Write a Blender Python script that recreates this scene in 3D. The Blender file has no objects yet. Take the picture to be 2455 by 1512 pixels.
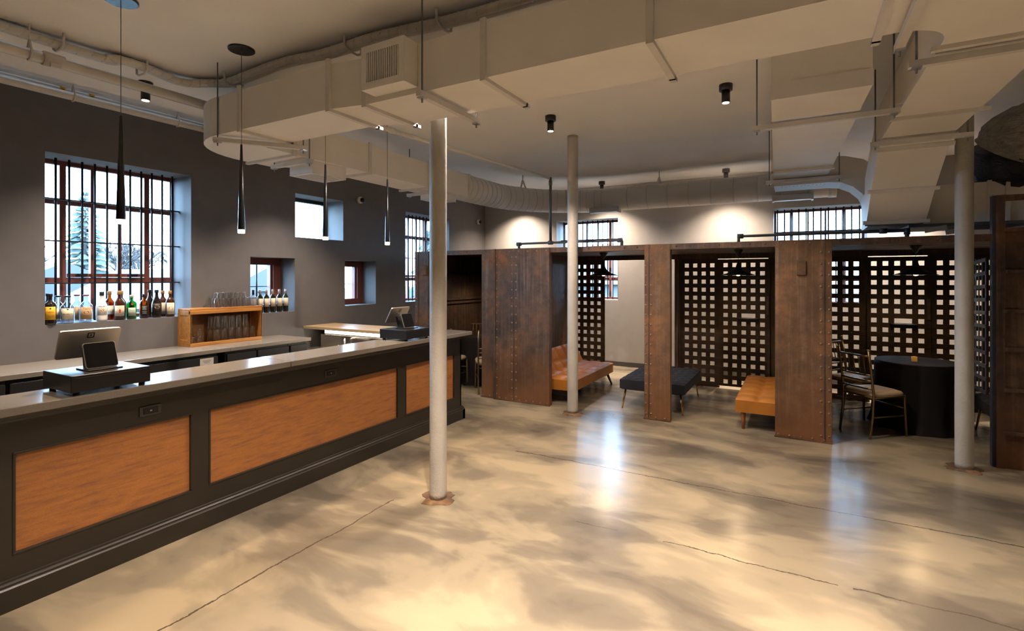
import bpy, bmesh, math, random
from mathutils import Vector, Matrix
random.seed(7)
PI = math.pi
sc = bpy.context.scene
COL = sc.collection

# ---------------------------------------------------------------- camera, sky, exposure
H = 1.70                                  # eye height
cam_d = bpy.data.cameras.new('camera')
cam = bpy.data.objects.new('camera', cam_d)
COL.objects.link(cam)
cam.location = (0, 0, H)
cam.rotation_euler = (PI/2, 0, math.radians(29.2))
cam_d.sensor_width = 36.0
cam_d.lens = 1220.0/2455*36.0
cam_d.shift_y = -(756.0-664.0)/2455
cam_d.clip_start = 0.05
cam_d.clip_end = 400
sc.camera = cam

world = bpy.data.worlds.new('overcast_sky')
sc.world = world
world.use_nodes = True
bg = world.node_tree.nodes['Background']
bg.inputs[0].default_value = (0.42, 0.69, 1.0, 1)
bg.inputs[1].default_value = 15.5

vs = sc.view_settings
vs.view_transform = 'Standard'
vs.look = 'None'
vs.exposure = 1.35
vs.gamma = 1.0
vs.use_curve_mapping = False
sc.cycles.max_bounces = 9
sc.cycles.diffuse_bounces = 5
sc.cycles.glossy_bounces = 4
sc.cycles.transparent_max_bounces = 24
sc.cycles.caustics_reflective = False
sc.cycles.caustics_refractive = False
sc.cycles.use_denoising = True
sc.cycles.sample_clamp_indirect = 6.0

SPOT_W = 300.0       # ceiling spotlights
WARM = (1.0, 0.815, 0.665)

# ---------------------------------------------------------------- room measures
XL, YB, ZC = -5.99, 9.50, 3.46            # bar wall, back wall, ceiling
XR, YF = 5.6, -4.2                        # walls out of view
YC, YG, ZR = 6.11, 8.40, 2.09             # cell front, cell grille, cell roof

# ---------------------------------------------------------------- helpers
class MB:
    """collects geometry for one mesh"""
    def __init__(s): s.v = []; s.f = []; s.sm = []
    def add(s, vs_, fs, smooth=False):
        b = len(s.v); s.v += [tuple(q) for q in vs_]
        for f in fs: s.f.append([b+i for i in f]); s.sm.append(smooth)
        return s
    def box(s, x0, x1, y0, y1, z0, z1):
        if x0 > x1: x0, x1 = x1, x0
        if y0 > y1: y0, y1 = y1, y0
        if z0 > z1: z0, z1 = z1, z0
        return s.add([(x0,y0,z0),(x1,y0,z0),(x1,y1,z0),(x0,y1,z0),(x0,y0,z1),(x1,y0,z1),(x1,y1,z1),(x0,y1,z1)],
                     [(0,3,2,1),(4,5,6,7),(0,1,5,4),(1,2,6,5),(2,3,7,6),(3,0,4,7)])
    def loft(s, rings, cap=True, smooth=False):
        n = len(rings[0]); vs_ = [p for r in rings for p in r]; fs = []
        for i in range(len(rings)-1):
            for j in range(n):
                k = (j+1) % n
                fs.append((i*n+j, i*n+k, (i+1)*n+k, (i+1)*n+j))
        b = len(s.v); s.add(vs_, fs, smooth)
        if cap:
            s.f.append([b+j for j in reversed(range(n))]); s.sm.append(False)
            m = (len(rings)-1)*n
            s.f.append([b+m+j for j in range(n)]); s.sm.append(False)
        return s
    def prism(s, poly, z0, z1):
        return s.loft([[(x,y,z0) for x,y in poly], [(x,y,z1) for x,y in poly]])
    def lathe(s, prof, c=(0,0,0), n=20, cap=True, sq=0.0):
        rings = []
        for r, z in prof:
            ring = []
            for j in range(n):
                a = 2*PI*j/n + PI/n
                ca, sa = math.cos(a), math.sin(a)
                k = 1.0
                if sq: k = (1-sq) + sq/max(abs(ca), abs(sa))*0.88
                ring.append((c[0]+r*k*ca, c[1]+r*k*sa, c[2]+z))
            rings.append(ring)
        return s.loft(rings, cap, True)
    def bar(s, p0, p1, r, n=8, r1=None, smooth=True):
        return s.tube([p0, p1], r, n, r1=r1, smooth=smooth)
    def tube(s, pts, r, n=8, r1=None, smooth=True, rad=None):
        pts = [Vector(p) for p in pts]; rings = []
        up = None
        for i, p in enumerate(pts):
            if i == 0: t = pts[1]-p
            elif i == len(pts)-1: t = p-pts[i-1]
            else: t = (pts[i+1]-p).normalized()+(p-pts[i-1]).normalized()
            t.normalize()
            if up is None:
                up = Vector((0,0,1)) if abs(t.z) < 0.9 else Vector((1,0,0))
            a = t.cross(up)
            if a.length < 1e-4: a = t.cross(Vector((0,1,0)))
            a.normalize(); b = a.cross(t); b.normalize(); up = b
            rr = r if r1 is None else r+(r1-r)*i/(len(pts)-1)
            if rad: rr = rad[i]
            rings.append([tuple(p+a*rr*math.cos(2*PI*j/n)+b*rr*math.sin(2*PI*j/n)) for j in range(n)])
        return s.loft(rings, True, smooth)
    def slab(s, p0, p1, w, th, up=(0,0,1)):
        """a flat bar from p0 to p1, w across, th thick along up"""
        p0, p1 = Vector(p0), Vector(p1); t = (p1-p0).normalized(); up = Vector(up)
        a = t.cross(up).normalized(); b = a.cross(t).normalized()
        R = lambda p: [tuple(p+a*w/2*i+b*th/2*j) for i, j in ((-1,-1),(1,-1),(1,1),(-1,1))]
        return s.loft([R(p0), R(p1)])
    def dome(s, c, r, n=8, axis=(0,-1,0), hgt=0.6):
        """a rivet head"""
        ax = Vector(axis).normalized(); u = ax.orthogonal().normalized(); w = ax.cross(u); c = Vector(c); rings = []
        for k, (rr, hh) in enumerate(((1,0),(0.78,0.62),(0.3,0.95))):
            rings.append([tuple(c+(u*math.cos(2*PI*j/n)+w*math.sin(2*PI*j/n))*r*rr+ax*r*hgt*hh) for j in range(n)])
        return s.loft(rings, True, True)
    def mesh(s, name):
        m = bpy.data.meshes.new(name); m.from_pydata(s.v, [], s.f); m.update()
        m.polygons.foreach_set('use_smooth', s.sm)
        bm = bmesh.new(); bm.from_mesh(m); bmesh.ops.recalc_face_normals(bm, faces=bm.faces); bm.to_mesh(m); bm.free()
        return m

def put(o, parent):
    COL.objects.link(o)
    if parent is not None:
        o.parent = parent
        o.matrix_parent_inverse = chain(parent).inverted()
    return o
def chain(o):
    m = o.matrix_basis
    return (chain(o.parent) @ o.matrix_parent_inverse @ m) if o.parent else m.copy()
def obj(name, mb, mat, parent=None, bevel=0, seg=2, kind=None):
    me = mb if isinstance(mb, bpy.types.Mesh) else mb.mesh(name)
    if mat and not me.materials: me.materials.append(mat)
    o = put(bpy.data.objects.new(name, me), parent)
    if bevel:
        b = o.modifiers.new('bevel', 'BEVEL'); b.width = bevel; b.segments = seg; b.limit_method = 'ANGLE'; b.angle_limit = math.radians(40)
    if kind: o['kind'] = kind
    return o
def tag(o, label, cat, group=None):
    o['label'] = label; o['category'] = cat
    if group: o['group'] = group
    return o
def thing(name, label, cat, loc=(0,0,0), rz=0, group=None):
    o = bpy.data.objects.new(name, None); o.empty_display_size = 0.1
    COL.objects.link(o); o.location = loc; o.rotation_euler = (0,0,rz)
    return tag(o, label, cat, group)
def structure(o): o['kind'] = 'structure'; return o
def local(name, mb, mat, parent, bevel=0, seg=2, kind=None):
    """a part whose mesh is written in its thing's own coordinates"""
    o = obj(name, mb, mat, None, bevel, seg, kind); o.parent = parent; return o
def dup(root, loc, rz=0, label=None, group=None):
    r = root.copy(); COL.objects.link(r); r.location = loc; r.rotation_euler = (0,0,rz)
    if label: r['label'] = label
    if group: r['group'] = group
    for ch in list(root.children):
        c = ch.copy(); COL.objects.link(c); c.parent = r
        for g in list(ch.children):
            d = g.copy(); COL.objects.link(d); d.parent = c
    return r
def text_mesh(txt, size, align='CENTER', depth=0.0):
    cu = bpy.data.curves.new('lettering', 'FONT'); cu.body = txt; cu.size = size; cu.align_x = align; cu.align_y = 'CENTER'; cu.extrude = depth; cu.resolution_u = 3
    o = bpy.data.objects.new('lettering', cu); COL.objects.link(o)
    me = bpy.data.meshes.new_from_object(o)
    bpy.data.objects.remove(o); bpy.data.curves.remove(cu)
    return me

# ---------------------------------------------------------------- materials
MAT = {}
def mat(name, col, rough=0.5, metal=0.0, spec=0.5, coat=0.0, build=None, emit=None, es=0):
    m = bpy.data.materials.new(name); m.use_nodes = True; nt = m.node_tree
    b = nt.nodes['Principled BSDF']
    b.inputs['Base Color'].default_value = (*col, 1); b.inputs['Roughness'].default_value = rough
    b.inputs['Metallic'].default_value = metal; b.inputs['Specular IOR Level'].default_value = spec
    b.inputs['Coat Weight'].default_value = coat
    if coat: b.inputs['Coat Roughness'].default_value = 0.08
    if emit: b.inputs['Emission Color'].default_value = (*emit, 1); b.inputs['Emission Strength'].default_value = es
    if build: build(nt, b)
    MAT[name] = m
    return m
def N(nt, t, **k):
    n = nt.nodes.new(t)
    for a, v in k.items(): setattr(n, a, v)
    return n
def coords(nt, scale=(1,1,1), rot=(0,0,0), src='Object'):
    tc = N(nt, 'ShaderNodeTexCoord'); mp = N(nt, 'ShaderNodeMapping')
    mp.inputs['Scale'].default_value = scale; mp.inputs['Rotation'].default_value = rot
    nt.links.new(tc.outputs[src], mp.inputs[0]); return mp.outputs[0]
def noise(nt, vec, scale, detail=4, rough=0.5, dist=0.0):
    n = N(nt, 'ShaderNodeTexNoise'); n.inputs['Scale'].default_value = scale; n.inputs['Detail'].default_value = detail
    n.inputs['Roughness'].default_value = rough; n.inputs['Distortion'].default_value = dist
    nt.links.new(vec, n.inputs['Vector']); return n.outputs['Fac']
def ramp(nt, fac, stops, interp='LINEAR'):
    r = N(nt, 'ShaderNodeValToRGB'); e = r.color_ramp.elements; r.color_ramp.interpolation = interp
    while len(e) < len(stops): e.new(0.5)
    for x, (p, c) in zip(e, stops): x.position = p; x.color = (*c, 1) if len(c) == 3 else c
    nt.links.new(fac, r.inputs[0]); return r.outputs[0]
def mix(nt, fac, a, b, mode='MIX'):
    m = N(nt, 'ShaderNodeMix', data_type='RGBA', blend_type=mode)
    for s, v in ((0, fac), (6, a), (7, b)):
        if hasattr(v, 'is_linked') or isinstance(v, bpy.types.NodeSocket): nt.links.new(v, m.inputs[s])
        else: m.inputs[s].default_value = v if s == 0 else (*v, 1)
    return m.outputs[2]
def math_(nt, op, a, b=None, c=None):
    m = N(nt, 'ShaderNodeMath', operation=op)
    for i, v in enumerate((a, b, c)):
        if v is None: continue
        if isinstance(v, bpy.types.NodeSocket): nt.links.new(v, m.inputs[i])
        else: m.inputs[i].default_value = v
    return m.outputs[0]
def bump(nt, b, h, strength=0.2, dist=0.02):
    n = N(nt, 'ShaderNodeBump'); n.inputs['Strength'].default_value = strength; n.inputs['Distance'].default_value = dist
    nt.links.new(h, n.inputs['Height']); nt.links.new(n.outputs[0], b.inputs['Normal'])
def link(nt, s, b, inp): nt.links.new(s, b.inputs[inp])

def m_paint(c0, c1, sc_=6, bmp=0.04):
    def f(nt, b):
        v = coords(nt); n = noise(nt, v, sc_, 5)
        link(nt, ramp(nt, n, [(0.3, c0), (0.7, c1)]), b, 'Base Color')
        bump(nt, b, noise(nt, v, 90, 3), bmp, 0.01)
    return f
mat('wall_charcoal', (.12,.11,.105), .75, build=m_paint((.118,.112,.112), (.132,.125,.124)))
mat('wall_dark', (.05,.046,.044), .8)
mat('wall_greige', (.4,.37,.33), .75, build=m_paint((.335,.310,.282), (.36,.336,.303)))
mat('ceiling_paint', (.6,.57,.53), .8, build=m_paint((.82,.815,.805), (.87,.865,.855), 2))
mat('duct_paint', (.5,.46,.41), .55, build=m_paint((.75,.725,.69), (.80,.775,.74), 3, .02))
mat('pipe_paint', (.5,.47,.43), .5, build=m_paint((.60,.58,.55), (.67,.645,.61), 9, .03))
mat('pipe_steel', (.16,.17,.18), .5, .5)
mat('baseboard_paint', (.06,.055,.05), .45)
mat('reveal_paint', (.5,.52,.55), .55)
def f_column(nt, b):
    v = coords(nt); n = noise(nt, v, 5, 5)
    link(nt, ramp(nt, n, [(.3,(.42,.395,.355)),(.7,(.50,.475,.43))]), b, 'Base Color')
    bump(nt, b, noise(nt, v, 38, 5, .65), .5, .012)
mat('column_paint', (.55,.52,.48), .45, build=f_column)

def f_floor(nt, b):
    tc = N(nt, 'ShaderNodeTexCoord'); P = tc.outputs['Object']
    mp = N(nt, 'ShaderNodeMapping'); mp.inputs['Rotation'].default_value = (0,0,math.radians(14)); mp.inputs['Scale'].default_value = (.55,1.0,1)
    nt.links.new(P, mp.inputs[0]); v = mp.outputs[0]
    w = N(nt, 'ShaderNodeTexNoise'); w.inputs['Scale'].default_value = 1.1; w.inputs['Detail'].default_value = 2; nt.links.new(v, w.inputs['Vector'])
    add = N(nt, 'ShaderNodeVectorMath', operation='MULTIPLY_ADD'); nt.links.new(w.outputs['Color'], add.inputs[0]); add.inputs[1].default_value = (.55,.55,0); nt.links.new(v, add.inputs[2])
    n1 = noise(nt, add.outputs[0], 1.6, 4, .5, .3)
    n2 = noise(nt, add.outputs[0], 4.2, 4, .5, .35)
    n3 = noise(nt, add.outputs[0], .6, 2, .5, .2)
    s = math_(nt, 'ADD', math_(nt, 'MULTIPLY', n1, .60), math_(nt, 'ADD', math_(nt, 'MULTIPLY', n2, .18), math_(nt, 'MULTIPLY', n3, .22)))
    c = ramp(nt, s, [(.385,(.105,.089,.069)),(.45,(.153,.130,.097)),(.51,(.24,.20,.139)),(.575,(.33,.27,.181)),(.73,(.37,.304,.206))], 'EASE')
    # hairline cracks: along X at two places, along Y at one
    sx = N(nt, 'ShaderNodeSeparateXYZ'); nt.links.new(P, sx.inputs[0]); X, Y = sx.outputs[0], sx.outputs[1]
    wob = math_(nt, 'MULTIPLY', math_(nt, 'SUBTRACT', noise(nt, P, 2.2, 8, .68), .5), .13)
    def line(coord, c0, other, lo, hi, wdt):
        d = math_(nt, 'ABSOLUTE', math_(nt, 'SUBTRACT', math_(nt, 'ADD', coord, wob), c0))
        k = math_(nt, 'LESS_THAN', d, wdt)
        return math_(nt, 'MULTIPLY', k, math_(nt, 'MULTIPLY', math_(nt, 'GREATER_THAN', other, lo), math_(nt, 'LESS_THAN', other, hi)))
    k = line(Y, 4.37, X, -2.4, 6, .0065)
    for q in (line(Y, 3.32, X, -1.34, -1.05, .005), line(Y, 3.33, X, -.75, .2, .005), line(Y, 3.335, X, .27, 4, .006), line(X, -2.68, Y, -3, 2.95, .006)):
        k = math_(nt, 'MAXIMUM', k, q)
    link(nt, mix(nt, k, c, (.07,.055,.04)), b, 'Base Color')
    r = N(nt, 'ShaderNodeMapRange'); nt.links.new(n2, r.inputs[0]); r.inputs[1].default_value = .3; r.inputs[2].default_value = .7; r.inputs[3].default_value = .215; r.inputs[4].default_value = .268
    link(nt, r.outputs[0], b, 'Roughness')
    bump(nt, b, math_(nt, 'ADD', math_(nt, 'MULTIPLY', noise(nt, P, 7, 3), .6), math_(nt, 'MULTIPLY', k, -1.0)), .06, .02)
mat('floor_epoxy', (.4,.35,.28), .22, spec=.5, build=f_floor)

def m_rust(dark, mid, orange, streak=True, lowrust=True, rough=.55):
    def f(nt, b):
        tc = N(nt, 'ShaderNodeTexCoord'); P = tc.outputs['Object']
        v2 = N(nt, 'ShaderNodeMapping'); v2.inputs['Scale'].default_value = (26,26,.9); nt.links.new(P, v2.inputs[0])
        a = noise(nt, P, 2.3, 7, .62); s = noise(nt, v2.outputs[0], 1, 5, .6); g = noise(nt, P, 42, 6, .75); q_ = noise(nt, P, 9, 6, .7)
        c = ramp(nt, a, [(.37, dark), (.52, mid), (.68, orange)])
        if streak: c = mix(nt, math_(nt, 'MULTIPLY', ramp(nt, s, [(.50,(0,0,0)),(.74,(1,1,1))]), .55), c, (.27,.20,.15))
        c = mix(nt, math_(nt, 'MULTIPLY', ramp(nt, q_, [(.40,(1,1,1)),(.56,(0,0,0))]), .55), c, dark)
        if lowrust:
            sx = N(nt, 'ShaderNodeSeparateXYZ'); nt.links.new(P, sx.inputs[0])
            h = N(nt, 'ShaderNodeMapRange'); nt.links.new(math_(nt, 'ADD', sx.outputs[2], math_(nt, 'MULTIPLY', a, -.9)), h.inputs[0])
            h.inputs[1].default_value = -.45; h.inputs[2].default_value = .35; h.inputs[3].default_value = .75; h.inputs[4].default_value = 0
            c = mix(nt, h.outputs[0], c, orange)
        c = mix(nt, ramp(nt, g, [(.63,(0,0,0)),(.72,(.5,.5,.5))]), c, (.30,.20,.13))
        link(nt, c, b, 'Base Color')
        rr = ramp(nt, a, [(.3,(rough-.15,)*3),(.7,(rough+.2,)*3)]); link(nt, rr, b, 'Roughness')
        bump(nt, b, g, .22, .006)
    return f
mat('steel_pier', (.1,.06,.04), .5, .25, build=m_rust((.050,.036,.033),(.115,.072,.050),(.22,.098,.042)))
mat('steel_pier_bright', (.12,.07,.04), .5, .2, build=m_rust((.085,.049,.028),(.165,.090,.046),(.25,.108,.042)))
mat('steel_inside', (.05,.03,.025), .45, .3, build=m_rust((.05,.036,.032),(.085,.055,.042),(.14,.07,.04), True, False, .47))
mat('steel_grille', (.06,.035,.02), .45, .3, build=m_rust((.034,.021,.014),(.055,.034,.019),(.09,.05,.024), False, False, .45))
mat('steel_gate', (.07,.07,.075), .45, .5, build=m_rust((.05,.05,.055),(.075,.072,.075),(.10,.08,.07), False, False, .45))
mat('rivet_glint', (.25,.175,.12), .38, .35)  # paler than the plates: glints on the rivet heads put into the colour
mat('rust_base', (.25,.11,.04), .85, build=m_rust((.05,.028,.015),(.12,.060,.028),(.26,.16,.08), False, False, .8))

mat('bar_paint', (.030,.026,.021), .38, spec=.45, build=m_paint((.021,.0165,.0115),(.026,.0205,.0145), 4, .03))
def f_barpanel(nt, b):
    v = coords(nt, (1,.42,3.4)); a = noise(nt, v, 11, 8, .72, .3); f = noise(nt, coords(nt, (1,1,2.4)), 95, 5, .75)
    c = ramp(nt, a, [(.34,(.20,.083,.042)),(.44,(.31,.122,.034)),(.54,(.39,.15,.031)),(.7,(.44,.172,.037))])
    c = mix(nt, math_(nt, 'MULTIPLY', ramp(nt, f, [(.42,(1,1,1)),(.58,(0,0,0))]), .45), c, (.24,.09,.045))
    link(nt, c, b, 'Base Color'); bump(nt, b, f, .12, .004)
mat('bar_panel', (.3,.13,.04), .5, build=f_barpanel)
def f_quartz(nt, b):
    v = coords(nt); f = noise(nt, v, 160, 3, .8); a = noise(nt, v, 6, 4)
    c = mix(nt, .5, ramp(nt, f, [(.35,(.145,.126,.107)),(.65,(.205,.182,.156))]), ramp(nt, a, [(.3,(.152,.133,.112)),(.7,(.19,.169,.146))]))
    link(nt, c, b, 'Base Color')
mat('quartz_top', (.38,.33,.28), .16, spec=.6, build=f_quartz)
def f_steel(nt, b):
    f = noise(nt, coords(nt, (60,1.5,60)), 4, 4); link(nt, ramp(nt, f, [(.3,(.17,)*3),(.7,(.25,)*3)]), b, 'Roughness')
mat('worktop_metal', (.33,.30,.26), .22, .35)
mat('stainless', (.66,.62,.56), .22, .95, build=f_steel)
mat('chrome', (.85,.85,.86), .08, 1.0)
mat('galvanised', (.55,.57,.60), .3, .9)
mat('fridge_black', (.028,.029,.032), .35)
mat('plastic_black', (.011,.010,.010), .36, spec=.35)
mat('plastic_dark', (.035,.033,.032), .5)
mat('lamp_black', (.012,.012,.013), .35)
mat('screen_black', (.005,.005,.006), .22, spec=.25)
mat('silver_shell', (.48,.44,.39), .32, .75)
mat('rubber', (.01,.01,.01), .7)
def f_oak(c0, c1, sc_=(1,14,14)):
    def f(nt, b):
        v = coords(nt, sc_); a = noise(nt, v, 2.2, 6, .6, .5)
        link(nt, ramp(nt, a, [(.3,c0),(.7,c1)]), b, 'Base Color'); bump(nt, b, a, .08, .004)
    return f
mat('crate_wood', (.42,.2,.05), .32, build=f_oak((.33,.135,.028),(.50,.235,.062),(12,1,12)))
mat('crate_wood_inside', (.2,.09,.03), .45, build=f_oak((.17,.075,.025),(.25,.115,.038),(12,1,12)))
mat('plank_wood', (.5,.36,.2), .4, build=f_oak((.42,.295,.165),(.54,.40,.24),(1,16,16)))
mat('window_wood', (.10,.025,.02), .4, build=f_oak((.16,.045,.032),(.22,.065,.045),(6,6,1)))
mat('iron_black', (.012,.013,.015), .45, .3)
def f_leather(nt, b):
    v = coords(nt); a = noise(nt, v, 4, 5, .6); g = noise(nt, v, 120, 3)
    link(nt, ramp(nt, a, [(.3,(.32,.118,.018)),(.7,(.44,.172,.028))]), b, 'Base Color'); bump(nt, b, g, .15, .003)
mat('leather_tan', (.45,.18,.05), .50, spec=.3, build=f_leather)
mat('velvet_charcoal', (.012,.013,.02), .85)
mat('cloth_black', (.011,.009,.0085), .75, spec=.3)
mat('cushion_cream', (.52,.40,.27), .6)
mat('brass_aged', (.30,.22,.11), .32, .9)
mat('brass', (.62,.42,.14), .25, 1.0)
mat('leg_walnut', (.10,.055,.03), .4)
mat('leg_orange_wood', (.30,.10,.03), .35)
mat('white_plastic', (.6,.56,.5), .4)
mat('paper_white', (.75,.74,.72), .7)
mat('tag_yellow', (.75,.5,.03), .5)
mat('ink_black', (.01,.01,.01), .6)
mat('canopy_blue_black', (.012,.014,.018), .18)
mat('insulation_wrap', (.42,.38,.33), .6, build=lambda nt, b: (link(nt, ramp(nt, noise(nt, coords(nt,(2,6,6)), 3, 6, .6, 1.2), [(.35,(.28,.255,.22)),(.65,(.44,.41,.37))]), b, 'Base Color'), bump(nt, b, noise(nt, coords(nt,(1.6,7,7)), 2.6, 6, .6, 1.5), .9, .06))[0])
mat('foil_dark', (.03,.035,.045), .3, .4, build=lambda nt, b: bump(nt, b, noise(nt, coords(nt), 9, 5, .6, 1), .9, .05))
mat('lamp_glow', (1,.9,.75), .5, emit=(1,.83,.58), es=9)
mat('lamp_glow_bulb', (1,.9,.75), .5, emit=(1,.76,.45), es=9)
mat('led_strip', (1,.95,.85), .5, emit=(1,.90,.74), es=6)
mat('amber_glass', (.45,.2,.03), .15, emit=(1,.5,.08), es=.06)
# glass: clear, seen through, with its own reflections
def m_glass(name, tint=(.97,.985,1), refl=.10, rough=.02):
    m = bpy.data.materials.new(name); m.use_nodes = True; nt = m.node_tree; nt.nodes.clear()
    o = N(nt, 'ShaderNodeOutputMaterial'); mx = N(nt, 'ShaderNodeMixShader'); t = N(nt, 'ShaderNodeBsdfTransparent'); g = N(nt, 'ShaderNodeBsdfGlossy')
    lw = N(nt, 'ShaderNodeLayerWeight'); lw.inputs[0].default_value = .3
    t.inputs[0].default_value = (*tint, 1); g.inputs['Roughness'].default_value = rough
    f = math_(nt, 'ADD', math_(nt, 'MULTIPLY', lw.outputs['Facing'], refl*3.2), refl*.5)
    nt.links.new(f, mx.inputs[0]); nt.links.new(t.outputs[0], mx.inputs[1]); nt.links.new(g.outputs[0], mx.inputs[2]); nt.links.new(mx.outputs[0], o.inputs[0])
    MAT[name] = m
m_glass('pane_glass', refl=.06)
m_glass('tumbler_glass', (.95,.96,.97), .30, .05)
m_glass('bottle_clear', (.74,.80,.85), .18)
m_glass('bottle_green', (.02,.42,.10), .12)
m_glass('bottle_amber', (.62,.23,.03), .12)
mat('liquor_brown', (.055,.016,.006), .12, coat=.4)
mat('liquor_dark', (.012,.008,.006), .10, coat=.5)
mat('bottle_white', (.80,.80,.76), .25)
mat('wine_glass_dark', (.008,.010,.008), .08, coat=.5)
mat('foil_silver', (.42,.38,.36), .35, .5)
for nm, c in (('label_yellow',(.75,.42,.02)),('label_cream',(.72,.66,.50)),('label_tan',(.50,.33,.16)),('label_green',(.45,.52,.42)),('label_black',(.012,.012,.012)),
              ('label_red',(.40,.03,.015)),('label_wine',(.68,.56,.42)),('cap_red',(.35,.05,.03)),('cap_gold',(.42,.22,.06)),('cap_black',(.01,.01,.01)),('ink_brown',(.09,.04,.02)),('ink_white',(.7,.7,.66)),('ink_gold',(.55,.35,.10)),('ink_red',(.5,.04,.02))):
    mat(nm, c, .5)
# outdoors
mat('snowless_lawn', (.06,.065,.05), .9, build=m_paint((.05,.055,.045),(.07,.07,.06), .4))
mat('conifer', (.030,.045,.040), .9)
mat('bare_twigs', (.05,.042,.04), .9)
mat('siding_pale', (.075,.072,.068), .8)
mat('siding_blue', (.045,.052,.06), .8)
mat('siding_brick', (.06,.048,.04), .85)
mat('roof_grey', (.042,.044,.048), .85)
mat('roof_brown', (.045,.036,.032), .85)
mat('outer_brick', (.30,.13,.10), .85)
mat('mortar_red', (.34,.22,.18), .9)

# ================================================================ THE SETTING
WT = 0.46                                 # wall thickness
BIG_W, SILL, HEAD = 1.285, 1.262, 2.85
LW = {1:(1.976,1.976+BIG_W,SILL,HEAD), 2:(4.635,5.48,2.25,2.85), 3:(3.977,4.629,1.235,1.957), 4:(5.513,6.163,1.263,1.957), 5:(6.887,6.887+BIG_W,SILL,HEAD)}
BW = {6:(-4.27,-4.27+BIG_W,SILL,2.836), 7:(-.335,-.335+BIG_W,SILL,2.836)}

o = obj('floor', MB().box(XL-.5, XR+.5, YF-.5, YB+.5, -.12, 0), MAT['floor_epoxy']); structure(o)
o = obj('ceiling', MB().box(XL-.5, XR+.5, YF-.5, YB+.5, ZC, ZC+.15), MAT['ceiling_paint']); structure(o)

def wall(name, mp, u0, u1, z0, z1, holes, m_in, m_rev):
    """mp(u, d, z) -> world; d = 0 is the inner face"""
    us = sorted({u0, u1} | {h[0] for h in holes} | {h[1] for h in holes})
    zs = sorted({z0, z1} | {h[2] for h in holes} | {h[3] for h in holes})
    def solid(a, b):
        if not (0 <= a < len(us)-1 and 0 <= b < len(zs)-1): return None
        u, z = (us[a]+us[a+1])/2, (zs[b]+zs[b+1])/2
        return not any(h[0] < u < h[1] and h[2] < z < h[3] for h in holes)
    v = []; f = []; mi = []
    def q(pts, k):
        b = len(v); v.extend(mp(*p) for p in pts); f.append((b, b+1, b+2, b+3)); mi.append(k)
    for a in range(len(us)-1):
        for b in range(len(zs)-1):
            A, B, C, D = us[a], us[a+1], zs[b], zs[b+1]
            if solid(a, b):
                q([(A,0,C),(B,0,C),(B,0,D),(A,0,D)], 0); q([(A,WT,C),(A,WT,D),(B,WT,D),(B,WT,C)], 2)
            else:
                if solid(a-1, b): q([(A,0,C),(A,0,D),(A,WT,D),(A,WT,C)], 1)
                if solid(a+1, b): q([(B,0,C),(B,WT,C),(B,WT,D),(B,0,D)], 1)
                if solid(a, b-1): q([(A,0,C),(A,WT,C),(B,WT,C),(B,0,C)], 1)
                if solid(a, b+1): q([(A,0,D),(B,0,D),(B,WT,D),(A,WT,D)], 1)
    me = bpy.data.meshes.new(name); me.from_pydata(v, [], f); me.update()
    for m_ in (m_in, m_rev, MAT['outer_brick']): me.materials.append(m_)
    me.polygons.foreach_set('material_index', mi)
    bm = bmesh.new(); bm.from_mesh(me); bmesh.ops.remove_doubles(bm, verts=bm.verts, dist=1e-5); bm.to_mesh(me); bm.free()
    return structure(put(bpy.data.objects.new(name, me), None))
wall('wall_left', lambda u, d, z: (XL-d, u, z), YF, YB+WT, 0, ZC, list(LW.values()), MAT['wall_charcoal'], MAT['wall_charcoal'])
wall('wall_back', lambda u, d, z: (u, YB+d, z), XL, XR+WT, 0, ZC, list(BW.values()), MAT['wall_greige'], MAT['wall_greige'])
structure(obj('wall_right', MB().box(XR, XR+WT, YF, YB+WT, 0, ZC), MAT['wall_dark']))
structure(obj('wall_front', MB().box(XL-WT, XR+WT, YF-WT, YF, 0, ZC), MAT['wall_dark']))
structure(obj('baseboard_back', MB().box(XL+.02, XR, YB-.018, YB, 0, .085), MAT['baseboard_paint']))
structure(obj('baseboard_left', MB().box(XL, XL+.018, 4.4, YB, 0, .085), MAT['baseboard_paint']))

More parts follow.
